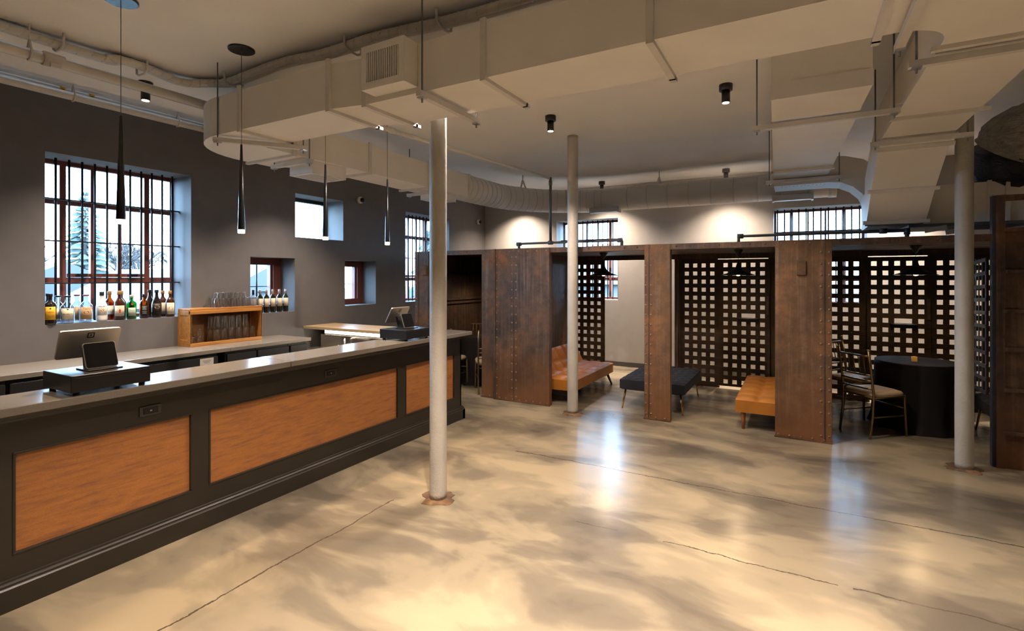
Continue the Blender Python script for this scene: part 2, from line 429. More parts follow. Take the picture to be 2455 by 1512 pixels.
# ---- windows -----------------------------------------------------------------
def win_root(n, left):
    h = (LW if left else BW)[n]
    o = bpy.data.objects.new('window_%d' % n, None); COL.objects.link(o); structure(o); o.empty_display_size = .1
    if left: o.location = (XL, h[0], 0); o.rotation_euler = (0,0,PI/2)
    else: o.location = (h[0], YB, 0)
    return o, h
def big_parts(z1, vb, root):
    # frame sits 0.37-0.43 deep, iron bars stand 0.25 deep
    W, d0, d1 = BIG_W, .375, .43
    def piece(name, *b, m='window_wood'): return local(name, MB().box(*b), MAT[m], root)
    piece('frame_side', 0, .035, d0, d1, SILL, z1); piece('frame_side', W-.035, W, d0, d1, SILL, z1)
    piece('frame_head', .035, W-.035, d0, d1, z1-.04, z1); piece('frame_sill', .035, W-.035, d0, d1, SILL, SILL+.04)
    piece('mullion', .235, .287, d0, d1, SILL+.04, z1-.04); piece('mullion', .985, 1.037, d0, d1, SILL+.04, z1-.04)
    piece('transom', .035, W-.035, d0-.004, d1, 2.42, 2.475); piece('transom', .035, W-.035, d0-.004, d1, 1.645, 1.695)
    for s in (.505, .755): piece('glazing_bar', s-.013, s+.013, d0+.006, d1-.004, SILL+.04, z1-.04)
    sash = piece('sash', .29, .982, d0-.02, d0-.002, 1.70, 1.735)
    for x in (.40, .86):
        o = local('latch', MB().box(x-.045, x+.045, d0-.05, d0-.02, 1.715, 1.735), MAT['iron_black'], root); o.parent = sash
    for a, b in ((.02,.24),(.28,.99),(1.03,1.265)): local('pane', MB().box(a, b, .405, .409, SILL+.02, z1-.02), MAT['pane_glass'], root)
    bars = [MB().bar((0,0,SILL), (0,0,z1), .0105, 8).mesh('window_bar')]
    bars[0].materials.append(MAT['iron_black'])
    for k in range(12):
        o = local('window_bar', bars[0], None, root); o.location = (vb+.105*k, .25, 0)
    for z in (2.455, 2.05, 1.64): local('cross_bar', MB().box(0, W, .232, .268, z-.006, z+.006), MAT['iron_black'], root)
def window_copy(n, left, src):
    r, h = win_root(n, left)
    for ch in src.children:
        c = ch.copy(); COL.objects.link(c); c.parent = r
        for g in ch.children:
            d = g.copy(); COL.objects.link(d); d.parent = c
w1, _ = win_root(1, True); big_parts(HEAD, .057, w1)
window_copy(5, True, w1)
w6, _ = win_root(6, False); big_parts(2.836, .055, w6)
window_copy(7, False, w6)
def small_window(n, fw):
    r, h = win_root(n, True); W = h[1]-h[0]; z0, z1 = h[2], h[3]; d0, d1 = .30, .40
    P = lambda nm, *b, m='window_wood': local(nm, MB().box(*b), MAT[m], r)
    if n == 2:
        P('frame_head', 0, W, .36, .43, z1-.05, z1, m='iron_black'); P('frame_side', W-.045, W, .36, .43, z0, z1-.05); P('frame_side', 0, .045, .36, .43, z0, z1-.05); P('frame_sill', .045, W-.045, .36, .43, z0, z0+.03)
        P('pane', .045, W-.045, .40, .404, z0+.03, z1-.05, m='pane_glass')
        return
    P('frame_side', 0, fw, d0, d1, z0, z1); P('frame_side', W-fw, W, d0, d1, z0, z1)
    P('frame_head', fw, W-fw, d0, d1, z1-.09, z1); P('frame_sill', fw, W-fw, d0, d1, z0, z0+.09)
    s = P('sash', fw, fw+.03, d0+.03, d1, z0+.09, z1-.09); P('sash', W-fw-.03, W-fw, d0+.03, d1, z0+.09, z1-.09)
    P('pane', fw+.03, W-fw-.03, .36, .364, z0+.09, z1-.09, m='pane_glass')
    for k in range(3): local('window_bar', MB().bar((fw+.06+.11*k, .45, z0), (fw+.06+.11*k, .45, z1), .012, 8), MAT['iron_black'], r)
    local('cross_bar', MB().box(0, W, .44, .455, (z0+z1)/2-.03, (z0+z1)/2-.018), MAT['iron_black'], r)
small_window(2, .05); small_window(3, .11); small_window(4, .11)

# light portals: help the renderer find the daylight through the windows
def portal(name, loc, rot, sx, sy):
    l = bpy.data.lights.new(name, 'AREA'); l.shape = 'RECTANGLE'; l.size = sx; l.size_y = sy
    l.cycles.is_portal = True
    o = bpy.data.objects.new(name, l); COL.objects.link(o); o.location = loc; o.rotation_euler = rot
for n, h in LW.items(): portal('window_portal', (XL-WT-.02, (h[0]+h[1])/2, (h[2]+h[3])/2), (0,-PI/2,0), h[3]-h[2], h[1]-h[0])
for n, h in BW.items(): portal('window_portal', ((h[0]+h[1])/2, YB+WT+.02, (h[2]+h[3])/2), (-PI/2,0,0), h[1]-h[0], h[3]-h[2])

# ---- outdoors ------------------------------------------------------------------
o = obj('lawn', MB().box(-130, 130, -130, 150, -2.0, -1.9), MAT['snowless_lawn']); o['kind'] = 'structure'
def house(label, x, y, w, d, h, rh, wallm, roofm, rz=0):
    t = thing('house', label, 'house', (x, y, -1.9), rz, 'houses beyond the bar window')
    local('walls', MB().box(-w/2, w/2, -d/2, d/2, 0, h), MAT[wallm], t)
    m = MB(); e = .4
    m.loft([[(-w/2-e, -d/2-e, h-.1), (w/2+e, -d/2-e, h-.1), (w/2+e, d/2+e, h-.1), (-w/2-e, d/2+e, h-.1)],
            [(-w/2-e, -.05, h+rh), (w/2+e, -.05, h+rh), (w/2+e, .05, h+rh), (-w/2-e, .05, h+rh)]])
    local('roof', m, MAT[roofm], t)
    for sx in (-1, 1):
        for k in range(3):
            xx = (-w/3+k*w/3)
            p = local('window', MB().box(xx-.55, xx+.55, sx*(d/2+.03), sx*(d/2), 1.0, 2.3), MAT['siding_pale'], t)
            q = local('pane', MB().box(xx-.42, xx+.42, sx*(d/2+.05), sx*(d/2+.03), 1.12, 2.18), MAT['siding_blue'], t); q.parent = p
    for sy in (-1, 1):
        p = local('window', MB().box(sy*(w/2+.03), sy*(w/2), -.6, .6, 1.0, 2.4), MAT['siding_pale'], t)
        q = local('pane', MB().box(sy*(w/2+.05), sy*(w/2+.03), -.46, .46, 1.14, 2.26), MAT['siding_blue'], t); q.parent = p
    return t
house('pale house with grey gable roof outside the large bar window', -31, 8.6, 9, 7, 2.6, 1.6, 'siding_pale', 'roof_grey', .15)
house('blue-grey house with dark roof beyond the right side of the bar window', -34, 21.5, 8, 8, 2.8, 1.9, 'siding_blue', 'roof_grey', .1)
house('tan brick house low behind the bottles in the bar window', -20.5, 10.3, 4.2, 4.2, 2.7, 1.2, 'siding_brick', 'roof_brown', .2)
house('pale house with brown roof seen low through the back window', -6, 31, 10, 8, 3.3, 2.4, 'siding_pale', 'roof_brown', 0)
def conifer(label, x, y, h, r, seed):
    rnd = random.Random(seed); t = thing('conifer_tree', label, 'tree', (x, y, -1.9), 0, 'trees outside the windows')
    local('trunk', MB().bar((0,0,0), (0,0,h*.95), .22, 8, r1=.03), MAT['bare_twigs'], t)
    m = MB()
    for i in range(26):
        z = h*(.10+.88*i/26); rr = r*(1-i/27)**.85
        for k in range(9):
            a = 2*PI*k/9+rnd.random(); L = rr*(.65+.5*rnd.random())
            p0 = Vector((0,0,z)); p1 = Vector((math.cos(a)*L, math.sin(a)*L, z-L*.28)); s = Vector((-math.sin(a), math.cos(a), 0))*L*.2
            mid = (p0*.4+p1*.6)
            m.add([p0, mid+s+Vector((0,0,-.1)), p1, mid-s+Vector((0,0,-.1)), mid+Vector((0,0,.16))], [(0,1,4),(1,2,4),(2,3,4),(3,0,4),(0,3,2,1)])
    local('foliage', m, MAT['conifer'], t)
conifer('tall dark conifer standing left of centre in the bar window', -40, 15.2, 9.5, 2.6, 3)
conifer('dark conifer at the right side of the bar window view', -26, 13.9, 6.2, 1.7, 5)
conifer('conifer just outside the bar-side cell window', -15, 19, 6, 2.4, 8)
def bare_tree(label, x, y, h, seed):
    rnd = random.Random(seed); t = thing('bare_tree', label, 'tree', (x, y, -1.9), 0, 'trees outside the windows')
    tr = MB(); tw = MB(); tr.bar((0,0,0), (0,0,h*.5), .25, 7, r1=.14)
    def grow(p, d, L, r, lev):
        q = p+d*L; (tr if lev < 1 else tw).bar(tuple(p), tuple(q), r, 4, r1=r*.6)
        if lev < 5:
            for _ in range(3):
                grow(p+d*L*(.55+.45*rnd.random()), (d+Vector((rnd.uniform(-1,1), rnd.uniform(-1,1), rnd.uniform(-.2,.6)))*.75).normalized(), L*.68, r*.62, lev+1)
    for _ in range(4): grow(Vector((0,0,h*.35)), Vector((rnd.uniform(-.6,.6), rnd.uniform(-.6,.6), 1)).normalized(), h*.28, .15, 0)
    local('trunk', tr, MAT['bare_twigs'], t); local('twigs', tw, MAT['bare_twigs'], t, kind='stuff')
bare_tree('bare leafless tree in the middle of the bar window view', -44, 19.5, 6.5, 1)
bare_tree('bare leafless tree behind the blue-grey house', -52, 28.0, 7, 2)
bare_tree('bare leafless tree right of centre in the bar window view', -50, 23.5, 6.5, 4)
bare_tree('bare leafless tree at far left of the bar window view', -48, 14.5, 6.5, 6)

# ================================================================ COLUMNS
def column(label, x, y, r, seed):
    t = thing('iron_column', label, 'column', (x, y, 0), 0, 'cast iron columns')
    rnd = random.Random(seed)
    prof = [(r*1.0, .012)]+[(r*(1+.006*rnd.uniform(-1,1)), .05+3.36*i/14) for i in range(15)]+[(r, ZC)]
    local('shaft', MB().lathe(prof, n=28), MAT['column_paint'], t)
    m = MB(); n = 26; ring = []
    for j in range(n):
        a = 2*PI*j/n; k = .098+.050*abs(math.cos(2*a+seed))+rnd.uniform(-.018,.018)
        ring.append((k*math.cos(a), k*math.sin(a)))
    m.loft([[(px,py,.0005) for px,py in ring], [(px*.95,py*.95,.006) for px,py in ring], [(px*.60,py*.60,.013) for px,py in ring]])
    local('rusted_base', m, MAT['rust_base'], t)
column('white cast iron column on rusted base nearest the camera, beside the bar', -2.402, 3.135, .066, .4)
column('white cast iron column in front of the tan sofa cell', -2.44, 5.92, .066, 1.2)
column('white cast iron column at right, in front of the draped table', 1.30, 5.90, .066, 2.2)

# ================================================================ CELL BLOCK
block = thing('steel_cell_block', 'row of riveted rusty steel jail cells along the back of the room', 'jail cells', (0, YC, 0))
def pier(x0, x1, seam, rivcols, m, z1=ZR, y=YC, depth=.09, foot=True):
    p = obj('front_pier', MB().box(x0, x1, y, y+depth, 0, z1), MAT[m], block, .004)
    if seam is not None: obj('seam_strip', MB().box(seam-.006, seam+.006, y-.004, y, 0, z1), MAT['steel_inside'], p)
    rv = MB()
    for xc in rivcols:
        k = 0; z = .07
        while z < z1-.05:
            rv.dome((xc, y, z), .0125, 8); z += .118; k += 1
    if foot:
        xx = x0+.03
        while xx < x1: rv.dome((xx, y, .03), .011, 8); xx += .105
        obj('foot_strip', MB().box(x0-.006, x1+.006, y-.012, y+.004, 0, .016), MAT['rust_base'], p)
    xx = x0+.06
    while xx < x1: rv.dome((xx, y, z1-.03), .011, 8); xx += .13
    obj('rivets', rv, MAT['rivet_glint'], p, kind='stuff')
    return p
def wall_box(parent, x, z):
    b = obj('junction_box', MB().box(x-.043, x+.043, YC-.022, YC, z-.075, z+.075), MAT['rust_base'], parent, .006)
pL = pier(-5.125, -4.86, -5.06, (-5.095,), 'steel_pier'); wall_box(pL, -4.925, 1.80)
pA2 = pier(-3.91, -3.668, None, (-3.65,), 'steel_pier')
pA = obj('front_pier', MB().box(-3.668, -2.838, YC-.03, YC+.06, 0, ZR), MAT['steel_pier'], block, .004)
rv = MB()
obj('seam_shadow', MB().box(-3.690, -3.662, YC-.045, YC-.028, 0, ZR), MAT['steel_inside'], pA)  # added dark bar, draws the plate seam and its shadow line
for i in range(18): rv.dome((-3.640, YC-.03, .08+.112*i), .011, 8)
for xc in (-3.40, -3.335):
    for i in range(18): rv.dome((xc, YC-.03, .07+.112*i), .012, 8)
for i in range(8): rv.dome((-3.60+.105*i, YC-.03, .03), .011, 8)
for i in range(6): rv.dome((-3.58+.14*i, YC-.03, ZR-.04), .010, 8)
obj('rivets', rv, MAT['rivet_glint'], pA, kind='stuff'); obj('seam_strip', MB().box(-3.376, -3.366, YC-.034, YC-.03, 0, ZR), MAT['steel_inside'], pA)
obj('foot_strip', MB().box(-3.68, -2.832, YC-.04, YC-.02, 0, .014), MAT['rust_base'], pA)
pB = pier(-1.594, -1.291, -1.54, (-1.575, -1.515), 'steel_pier_bright')
pC = pier(-.199, .317, .252, (.222, .294), 'steel_pier_bright'); wall_box(pC, .045, 1.795)
# lintels, roof and walls of the cells
for a, b in ((-4.86,-3.91), (-2.838,-1.594), (-1.291,-.199), (.317,1.56)):
    l = obj('lintel', MB().box(a, b, YC+.004, YC+.05, 2.025, ZR), MAT['steel_pier'], block)
    obj('lintel_flange', MB().box(a, b, YC+.05, YC+.16, 2.025, 2.035), MAT['steel_pier'], l)
    rv = MB(); xx = a+.07
    while xx < b: rv.dome((xx, YC+.004, 2.06), .011, 8); xx += .155
    obj('rivets', rv, MAT['steel_pier'], l, kind='stuff')
obj('roof_plate', MB().box(-5.125, 3.4, YC+.05, YG+.05, 2.06, 2.085), MAT['steel_inside'], block)
rv = MB()
for i in range(40): rv.dome((-5.05+.165*i, YC+.07, 2.085), .014, 8, (0,0,1))
obj('roof_rivets', rv, MAT['steel_pier'], block, kind='stuff')
obj('partition_wall', MB().box(-5.125, -5.09, YC+.09, YG, 0, 2.06), MAT['steel_inside'], block)
for z in (1.735, 1.33, 1.27): obj('wall_rib', MB().box(-5.09, -5.05, YC+.15, YG, z-.018, z+.018), MAT['steel_inside'], block)
obj('partition_wall', MB().box(-3.50, -3.46, YC+.06, YG, 0, 2.06), MAT['steel_inside'], block)
obj('partition_wall', MB().box(.20, .24, YC+.09, YG, 0, 2.06), MAT['steel_inside'], block)
obj('rear_wall', MB().box(-5.09, -3.50, YG-.03, YG+.01, 0, 2.06), MAT['steel_inside'], block)
obj('rear_header', MB().box(-3.46, .20, YG-.02, YG+.05, 1.985, 2.06), MAT['steel_inside'], block)
obj('rear_header', MB().box(.24, 3.4, YG-.02, YG+.05, 1.985, 2.06), MAT['steel_inside'], block)
obj('door_jamb', MB().box(-1.70, -1.615, YG-.03, YG+.05, 0, 1.985), MAT['steel_inside'], block)
obj('door_jamb', MB().box(-1.655, -1.635, YG-.11, YG-.03, 0, 1.985), MAT['steel_pier'], block)

PIT, HOLE = .1263, .062
Z0H = 1.882                                # centre of the top row of openings
def grille(parent_fn, x0, x1, cols, y=YG, top=1.985, bot=.02, slot=None, thing_=None):
    """flat-bar lattice: cols = centres of the open columns"""
    root = thing_
    z_lo, z_hi = bot, top
    edges = [x0]
    for c in cols: edges += [c-HOLE/2, c+HOLE/2]
    edges.append(x1)
    par = root
    for i in range(0, len(edges), 2):
        a, b = edges[i], edges[i+1]
        if b-a < .006: continue
        sl = []
        if slot and slot[0] < (a+b)/2 < slot[1]: sl = [(z_lo, slot[2]), (slot[3], z_hi)]
        else: sl = [(z_lo, z_hi)]
        for s0, s1 in sl: obj('upright_bar', MB().box(a, b, y, y+.010, s0, s1), MAT['steel_grille'], par)
    zs = [z_hi]
    k = 0
    rows = []
    while Z0H-k*PIT-HOLE/2 > z_lo+.02 and k < 15:
        rows.append((Z0H-k*PIT+HOLE/2, Z0H-k*PIT-HOLE/2)); k += 1
    prev = z_hi
    for hi, lo in rows+[(z_lo, None)]:
        obj('cross_bar', MB().box(x0, x1, y-.010, y, hi, prev), MAT['steel_grille'], par); prev = lo
    rv = MB()
    for i in range(2, len(edges)-2, 2):
        xm = (edges[i]+edges[i+1])/2
        for r in range(len(rows)-1):
            zm = (rows[r][1]+rows[r+1][0])/2
            rv.dome((xm, y-.010, zm), .007, 6)
    obj('rivets', rv, MAT['steel_grille'], par, kind='stuff')
def panel(x0, x1, cols, **k):
    p = obj('lattice_panel', MB().box(x0-.02, x1+.02, YG+.010, YG+.022, 0, .03), MAT['steel_grille'], block)
    obj('stile', MB().box(x0-.02, x0+.015, YG-.016, YG-.010, .02, 1.985), MAT['steel_grille'], p)
    grille(None, x0, x1, cols, thing_=p, **k)
panel(-3.46, -2.87, [-3.354+PIT*i for i in range(4)])
panel(-1.615, -1.055, [-1.518+.1267*i for i in range(4)])
panel(.24, .85, [.340+PIT*i for i in range(4)])
panel(1.505, 2.60, [1.612+PIT*i for i in range(8)])
def lattice_door(label, x0, x1, c0, slot_cols, shelf_z):
    t = thing('lattice_door', label, 'cell door', ((x0+x1)/2, YG-.05, 0), 0, 'flat-bar lattice cell doors')
    cols = [c0+PIT*i for i in range(5)]
    grille(None, x0, x1, cols, y=YG-.045, top=1.970, bot=.045, thing_=t, slot=(cols[slot_cols[0]], cols[slot_cols[1]], Z0H-6*PIT-HOLE/2, Z0H-6*PIT+HOLE/2))
    cx = (cols[slot_cols[0]]+cols[slot_cols[1]])/2
    m = MB().loft([[(cx-.13,YG-.058,shelf_z-.012),(cx-.09,YG-.17,shelf_z-.012),(cx+.09,YG-.17,shelf_z-.012),(cx+.13,YG-.058,shelf_z-.012)],
                   [(cx-.15,YG-.058,shelf_z),(cx-.12,YG-.19,shelf_z),(cx+.12,YG-.19,shelf_z),(cx+.15,YG-.058,shelf_z)]])
    obj('food_shelf', m, MAT['iron_black'], t)
    obj('lock_bar', MB().box(x1-.045, x1-.01, YG-.075, YG-.058, 1.15, 1.42), MAT['steel_pier'], t)
obj('stile', MB().box(-.36, .20, YG-.012, YG+.012, 0, 1.985), MAT['steel_grille'], block)
lattice_door('dark lattice cell door behind the flat tan daybed', -1.05, -.34, -.942, (2,3), Z0H-6*PIT-HOLE/2-.004)
lattice_door('dark lattice cell door behind the black draped table', .835, 1.515, .910, (2,3), Z0H-6*PIT-HOLE/2-.004)

# tall sally-port frame at the right end
port = thing('tall_cage_front', 'taller rust-brown panelled steel gate frame at far right of the cells', 'gate frame', (2.2, YC, 0))
obj('panel_plate', MB().box(1.575, 3.0, YC-.02, YC+.02, 0, 2.13), MAT['steel_pier'], port)
for z in (.32, .70, 1.06, 1.40, 1.75, 2.12): obj('panel_rib', MB().box(1.60, 3.0, YC-.045, YC-.02, z-.016, z+.016), MAT['steel_pier'], port)
obj('post', MB().box(1.56, 1.615, YC-.04, YC+.03, 0, 2.43), MAT['steel_pier'], port)
obj('post', MB().box(1.535, 1.56, YC-.02, YC+.05, 0, 2.43), MAT['steel_gate'], port)
obj('top_rail', MB().box(1.615, 3.0, YC-.03, YC+.02, 2.38, 2.43), MAT['steel_pier'], port)
gate = thing('folded_lattice_gate', 'dark lattice gate standing open behind the right white column', 'gate', (1.56, 6.4, 0))
gx = lambda y: 1.515+.03*(y-6.15)/.45
for i in range(4):
    y = 6.20+.14*i
    obj('upright_bar', MB().slab((gx(y), y, .62), (gx(y), y, 1.88), .03, .006, (1,0,0)), MAT['steel_gate'], gate)
for i in range(11):
    z = .64+.122*i
    obj('cross_bar', MB().slab((gx(6.17)-.006, 6.17, z), (gx(6.64)-.006, 6.64, z-.02), .006, .034, (0,0,1)), MAT['steel_gate'], gate)

# pipes lying on the cell roof
def pipe(name, label, pts, r, m, cat='pipe', n=10, group=None, fit=()):
    t = thing(name, label, cat, pts[0], 0, group)
    obj('tube', MB().tube(pts, r, n), MAT[m], t)
    for p, d in fit:
        a = Vector(p); b = Vector(d).normalized()*r*1.6
        obj('fitting', MB().bar(tuple(a-b), tuple(a+b), r*1.35, n), MAT[m], t)
    return t
pipe('roof_pipe', 'grey pipe on the cell roof in front of the left barred back window', [(-3.57,6.6,2.085),(-3.57,6.6,2.19),(-2.04,6.6,2.19),(-2.02,6.6,2.17),(-2.02,6.6,2.085)], .021, 'pipe_steel',
     fit=[((-3.57,6.6,2.185),(1,0,0)),((-3.06,6.6,2.19),(1,0,0)),((-2.05,6.6,2.19),(1,0,0))])
pipe('sprinkler_riser', 'grey pipe dropping from the ceiling run down to the cell roof', [(-3.06,6.6,2.215),(-3.06,6.6,3.12)], .019, 'pipe_steel', fit=[((-3.06,6.6,3.04),(0,0,1))])
pipe('sprinkler_branch', 'long thin painted ceiling pipe running back behind the big duct', [(-3.44,3.35,3.11),(-3.075,6.6,3.11)], .021, 'pipe_paint', fit=[((-3.40,3.72,3.11),(.1,1,0))])
pipe('roof_pipe', 'dark pipe on the cell roof in front of the right barred back window', [(-.60,6.6,2.085),(-.60,6.6,2.185),(.98,6.6,2.185),(1.0,6.6,2.165),(1.0,6.6,2.085)], .021, 'pipe_steel',
     fit=[((-.58,6.6,2.185),(1,0,0)),((.80,6.6,2.185),(1,0,0)),((1.0,6.6,2.175),(0,0,1))])

# ================================================================ BAR
BX, BT = -3.53, 1.05                       # panel face of the bar, height of its top
Y0B, Y1B = -1.6, 5.06
bar = thing('bar_counter', 'long dark-painted bar with copper-brown panels and pale stone top', 'bar', (-3.6, 2.0, 0))
obj('bar_body', MB().box(-3.78, BX-.02, Y0B, Y1B-.02, 0, BT-.045), MAT['bar_paint'], bar)
PAN = [(-.16,.93),(1.033,1.932),(2.038,3.95),(4.058,4.925)]
ZP0, ZP1 = .262, .795
def rail(y0, y1, z0, z1): obj('face_rail', MB().box(BX-.02, BX, y0, y1, z0, z1), MAT['bar_paint'], bar)
rail(Y0B, Y1B, 0, ZP0); rail(Y0B, Y1B, ZP1, BT-.045)
ys = [Y0B]+[q for p in PAN for q in p]+[Y1B]
for i in range(0, len(ys), 2): rail(ys[i], ys[i+1], ZP0, ZP1)
for a, b in PAN:
    p = obj('panel', MB().box(BX-.022, BX-.016, a, b, ZP0, ZP1), MAT['bar_panel'], bar)
    e = .014
    for (y0, y1, z0, z1) in ((a,b,ZP0,ZP0+e),(a,b,ZP1-e,ZP1),(a,a+e,ZP0+e,ZP1-e),(b-e,b,ZP0+e,ZP1-e)):
        obj('panel_bead', MB().box(BX-.016, BX+.004, y0, y1, z0, z1), MAT['bar_paint'], p, .004)
prof = [(0,0),(.04,0),(.04,.112),(.034,.120),(.026,.122),(.026,.130),(.016,.138),(.010,.139),(.010,.146),(0,.150)]
def molding(name, pr, zb, parent, y1):
    m = MB(); m.loft([[(BX+x, Y0B, zb+z) for x, z in pr], [(BX+x, y1, zb+z) for x, z in pr]]); return obj(name, m, MAT['bar_paint'], parent)
molding('plinth', prof, 0, bar, Y1B+.025)
obj('plinth_return', MB().box(-3.80, BX+.04, Y1B-.02, Y1B+.025, 0, .115), MAT['bar_paint'], bar)
molding('cornice', [(0,0),(.012,.002),(.016,.016),(.030,.020),(.034,.040),(.060,.052),(0,.052)], BT-.045-.052, bar, Y1B)
obj('end_panel', MB().box(-3.78, BX, Y1B-.02, Y1B, 0, BT-.045), MAT['bar_paint'], bar)
for a, b in ((Y0B, 2.60), (2.603, 5.125)): obj('countertop', MB().box(-3.815, -3.412, a, b, BT-.045, BT), MAT['quartz_top'], bar, .006, 3)
def outlet(label, y, z):
    t = thing('power_outlet', label, 'outlet', (BX, y, z), 0, 'outlets on the bar front')
    local('plate', MB().box(0, .007, -.062, .062, -.032, .032), MAT['plastic_dark'], t, .003)
    local('socket_block', MB().box(.007, .011, -.042, .042, -.019, .019), MAT['plastic_black'], t, .002)
    for s in (-1, 1):
        m = MB()
        for dz in (-.006, .006): m.box(.011, .0115, s*.024-.006, s*.024+.006, dz-.0012, dz+.0012)
        local('slot', m, MAT['plastic_dark'], t)
    local('reset_button', MB().box(.011, .0125, -.006, .006, -.004, .004), MAT['silver_shell'], t)
outlet('dark power outlet plate above the nearest copper panel', 1.675, .868)
outlet('dark power outlet plate above the long middle copper panel', 3.085, .868)

# ---- back counter along the wall ------------------------------------------------
ZK = .938
for nm, lab, a, b in (('steel_worktop','stainless back worktop left of the joint, under the bottle window',-1.6,3.318), ('steel_worktop','short stainless back worktop right of the joint, under the wine bottles',3.324,4.37)):
    tag(obj(nm, MB().box(XL+.003, -5.345, a, b, ZK-.040, ZK), MAT['worktop_metal'], None, .003), lab, 'worktop')
ug = 'black back-bar cabinet units'
def unit(label, y0, y1, name='bar_fridge'):
    t = thing(name, label, 'bar cabinet', (-5.6, (y0+y1)/2, 0), 0, ug)
    obj('body', MB().box(XL+.01, -5.42, y0+.004, y1-.004, .08, ZK-.041), MAT['fridge_black'], t)
    obj('toe_kick', MB().box(XL+.01, -5.48, y0+.02, y1-.02, 0, .08), MAT['plastic_black'], t)
    d = obj('door', MB().box(-5.42, -5.385, y0+.012, y1-.012, .12, ZK-.075), MAT['fridge_black'], t, .004)
    obj('door_handle', MB().box(-5.385, -5.372, y0+.03, y0+.05, .45, .75), MAT['plastic_black'], d, .003)
unit('black cabinet unit below the big monitor on the back counter', .2, 1.55)
unit('black cabinet unit under the bottle window', 1.55, 2.50)
unit('black cabinet unit carrying the white notice', 2.50, 3.22)
unit('narrow black cabinet unit right of the notice', 3.30, 3.66)
unit('black cabinet unit under the wooden glass crate', 3.66, 4.09)
unit('endmost black cabinet unit next to the sink gap', 4.09, 4.35)
pn = tag(obj('notice_card', MB().box(-5.385, -5.383, 3.02, 3.16, .70, .852), MAT['paper_white']), 'white paper notice stuck to the black cabinet door', 'notice')
for i in range(3): obj('print_line', MB().box(-5.383, -5.3826, 3.045+.008*i, 3.135-.008*i, .826-.012*i, .829-.012*i), MAT['ink_black'], pn)

# ---- sink station and wooden return top ------------------------------------------
t = thing('wooden_return_top', 'light planked wooden worktop at the far end of the bar', 'worktop', (-4.9, 5.03, .98))
for i, (a, b) in enumerate(((4.760,4.872),(4.876,4.956),(4.960,5.305))): obj('plank', MB().box(XL+.003, -3.82, a, b, .985, 1.022-.001*(i==1)), MAT['plank_wood'], t, .002)
obj('support_panel', MB().box(-5.78, -3.83, 5.0, 5.26, 0, .985), MAT['stainless'], t)
led = thing('led_light_bar', 'bright white light strip under the wooden worktop', 'light strip', (-4.9, 4.95, .93))
obj('housing', MB().box(-5.80, -3.84, 4.968, 4.998, .905, .985), MAT['stainless'], led)
obj('diffuser', MB().box(-5.78, -3.86, 4.955, 4.968, .915, .98), MAT['led_strip'], led)
t = thing('bar_sink', 'stainless sink station with two taps under the light strip', 'sink', (-4.9, 4.7, 0))
obj('splash_back', MB().box(-5.83, -3.84, 4.93, 4.95, .60, .90), MAT['stainless'], t)
obj('basin_rim', MB().box(-5.83, -3.84, 4.50, 4.93, .70, .74), MAT['stainless'], t, .004)
obj('basin', MB().box(-5.75, -3.95, 4.55, 4.90, .46, .70), MAT['stainless'], t)
for x in (-5.72, -3.95):
    for y in (4.56, 4.86): obj('leg', MB().bar((x,y,0), (x,y,.46), .02, 10), MAT['stainless'], t)
for x in (-5.30, -4.80):
    f = obj('tap', MB().tube([(x,4.88,.74),(x,4.88,.84),(x+.01,4.87,.868),(x+.05,4.83,.875),(x+.16,4.72,.855),(x+.18,4.70,.83)], .010, 10), MAT['chrome'], t)
    obj('tap_base', MB().bar((x-.06,4.88,.75), (x+.06,4.88,.75), .013, 10), MAT['chrome'], f)
    for s in (-1, 1): obj('tap_lever', MB().bar((x+.06*s,4.88,.755), (x+.08*s,4.83,.785), .006, 8), MAT['chrome'], f)

# ---- wooden crate for glasses ------------------------------------------------------
cx0, cx1, cy0, cy1, cz0, cz1 = XL+.004, -5.74, 3.115, 3.965, ZK, 1.352
crate = thing('wooden_glass_crate', 'orange-brown wooden open-front shelf crate holding glasses', 'crate', ((cx0+cx1)/2, (cy0+cy1)/2, cz0))
obj('top_board', MB().box(cx0, cx1, cy0, cy1, cz1-.022, cz1), MAT['crate_wood'], crate, .004)
obj('front_rail', MB().box(cx1-.03, cx1+.006, cy0, cy1, cz1-.062, cz1-.022), MAT['crate_wood'], crate, .005)
obj('bottom_board', MB().box(cx0, cx1, cy0, cy1, cz0, cz0+.018), MAT['crate_wood'], crate, .003)
obj('bottom_rail', MB().box(cx1-.02, cx1+.004, cy0, cy1, cz0, cz0+.036), MAT['crate_wood'], crate, .004)
obj('back_board', MB().box(cx0, cx0+.012, cy0+.018, cy1-.018, cz0+.018, cz1-.022), MAT['crate_wood_inside'], crate)
for y in (cy0, cy1-.018):
    s = obj('side_panel', MB().box(cx0, cx1, y+.004, y+.014, cz0+.018, cz1-.022), MAT['crate_wood'], crate)
    for a, b in ((cx0, cx0+.045), (cx1-.045, cx1)): obj('side_stile', MB().box(a, b, y, y+.018, cz0+.018, cz1-.022), MAT['crate_wood'], s, .003)
    for a, b in ((cz0+.018, cz0+.075), (cz1-.075, cz1-.022)): obj('side_rail', MB().box(cx0+.045, cx1-.045, y, y+.018, a, b), MAT['crate_wood'], s, .003)

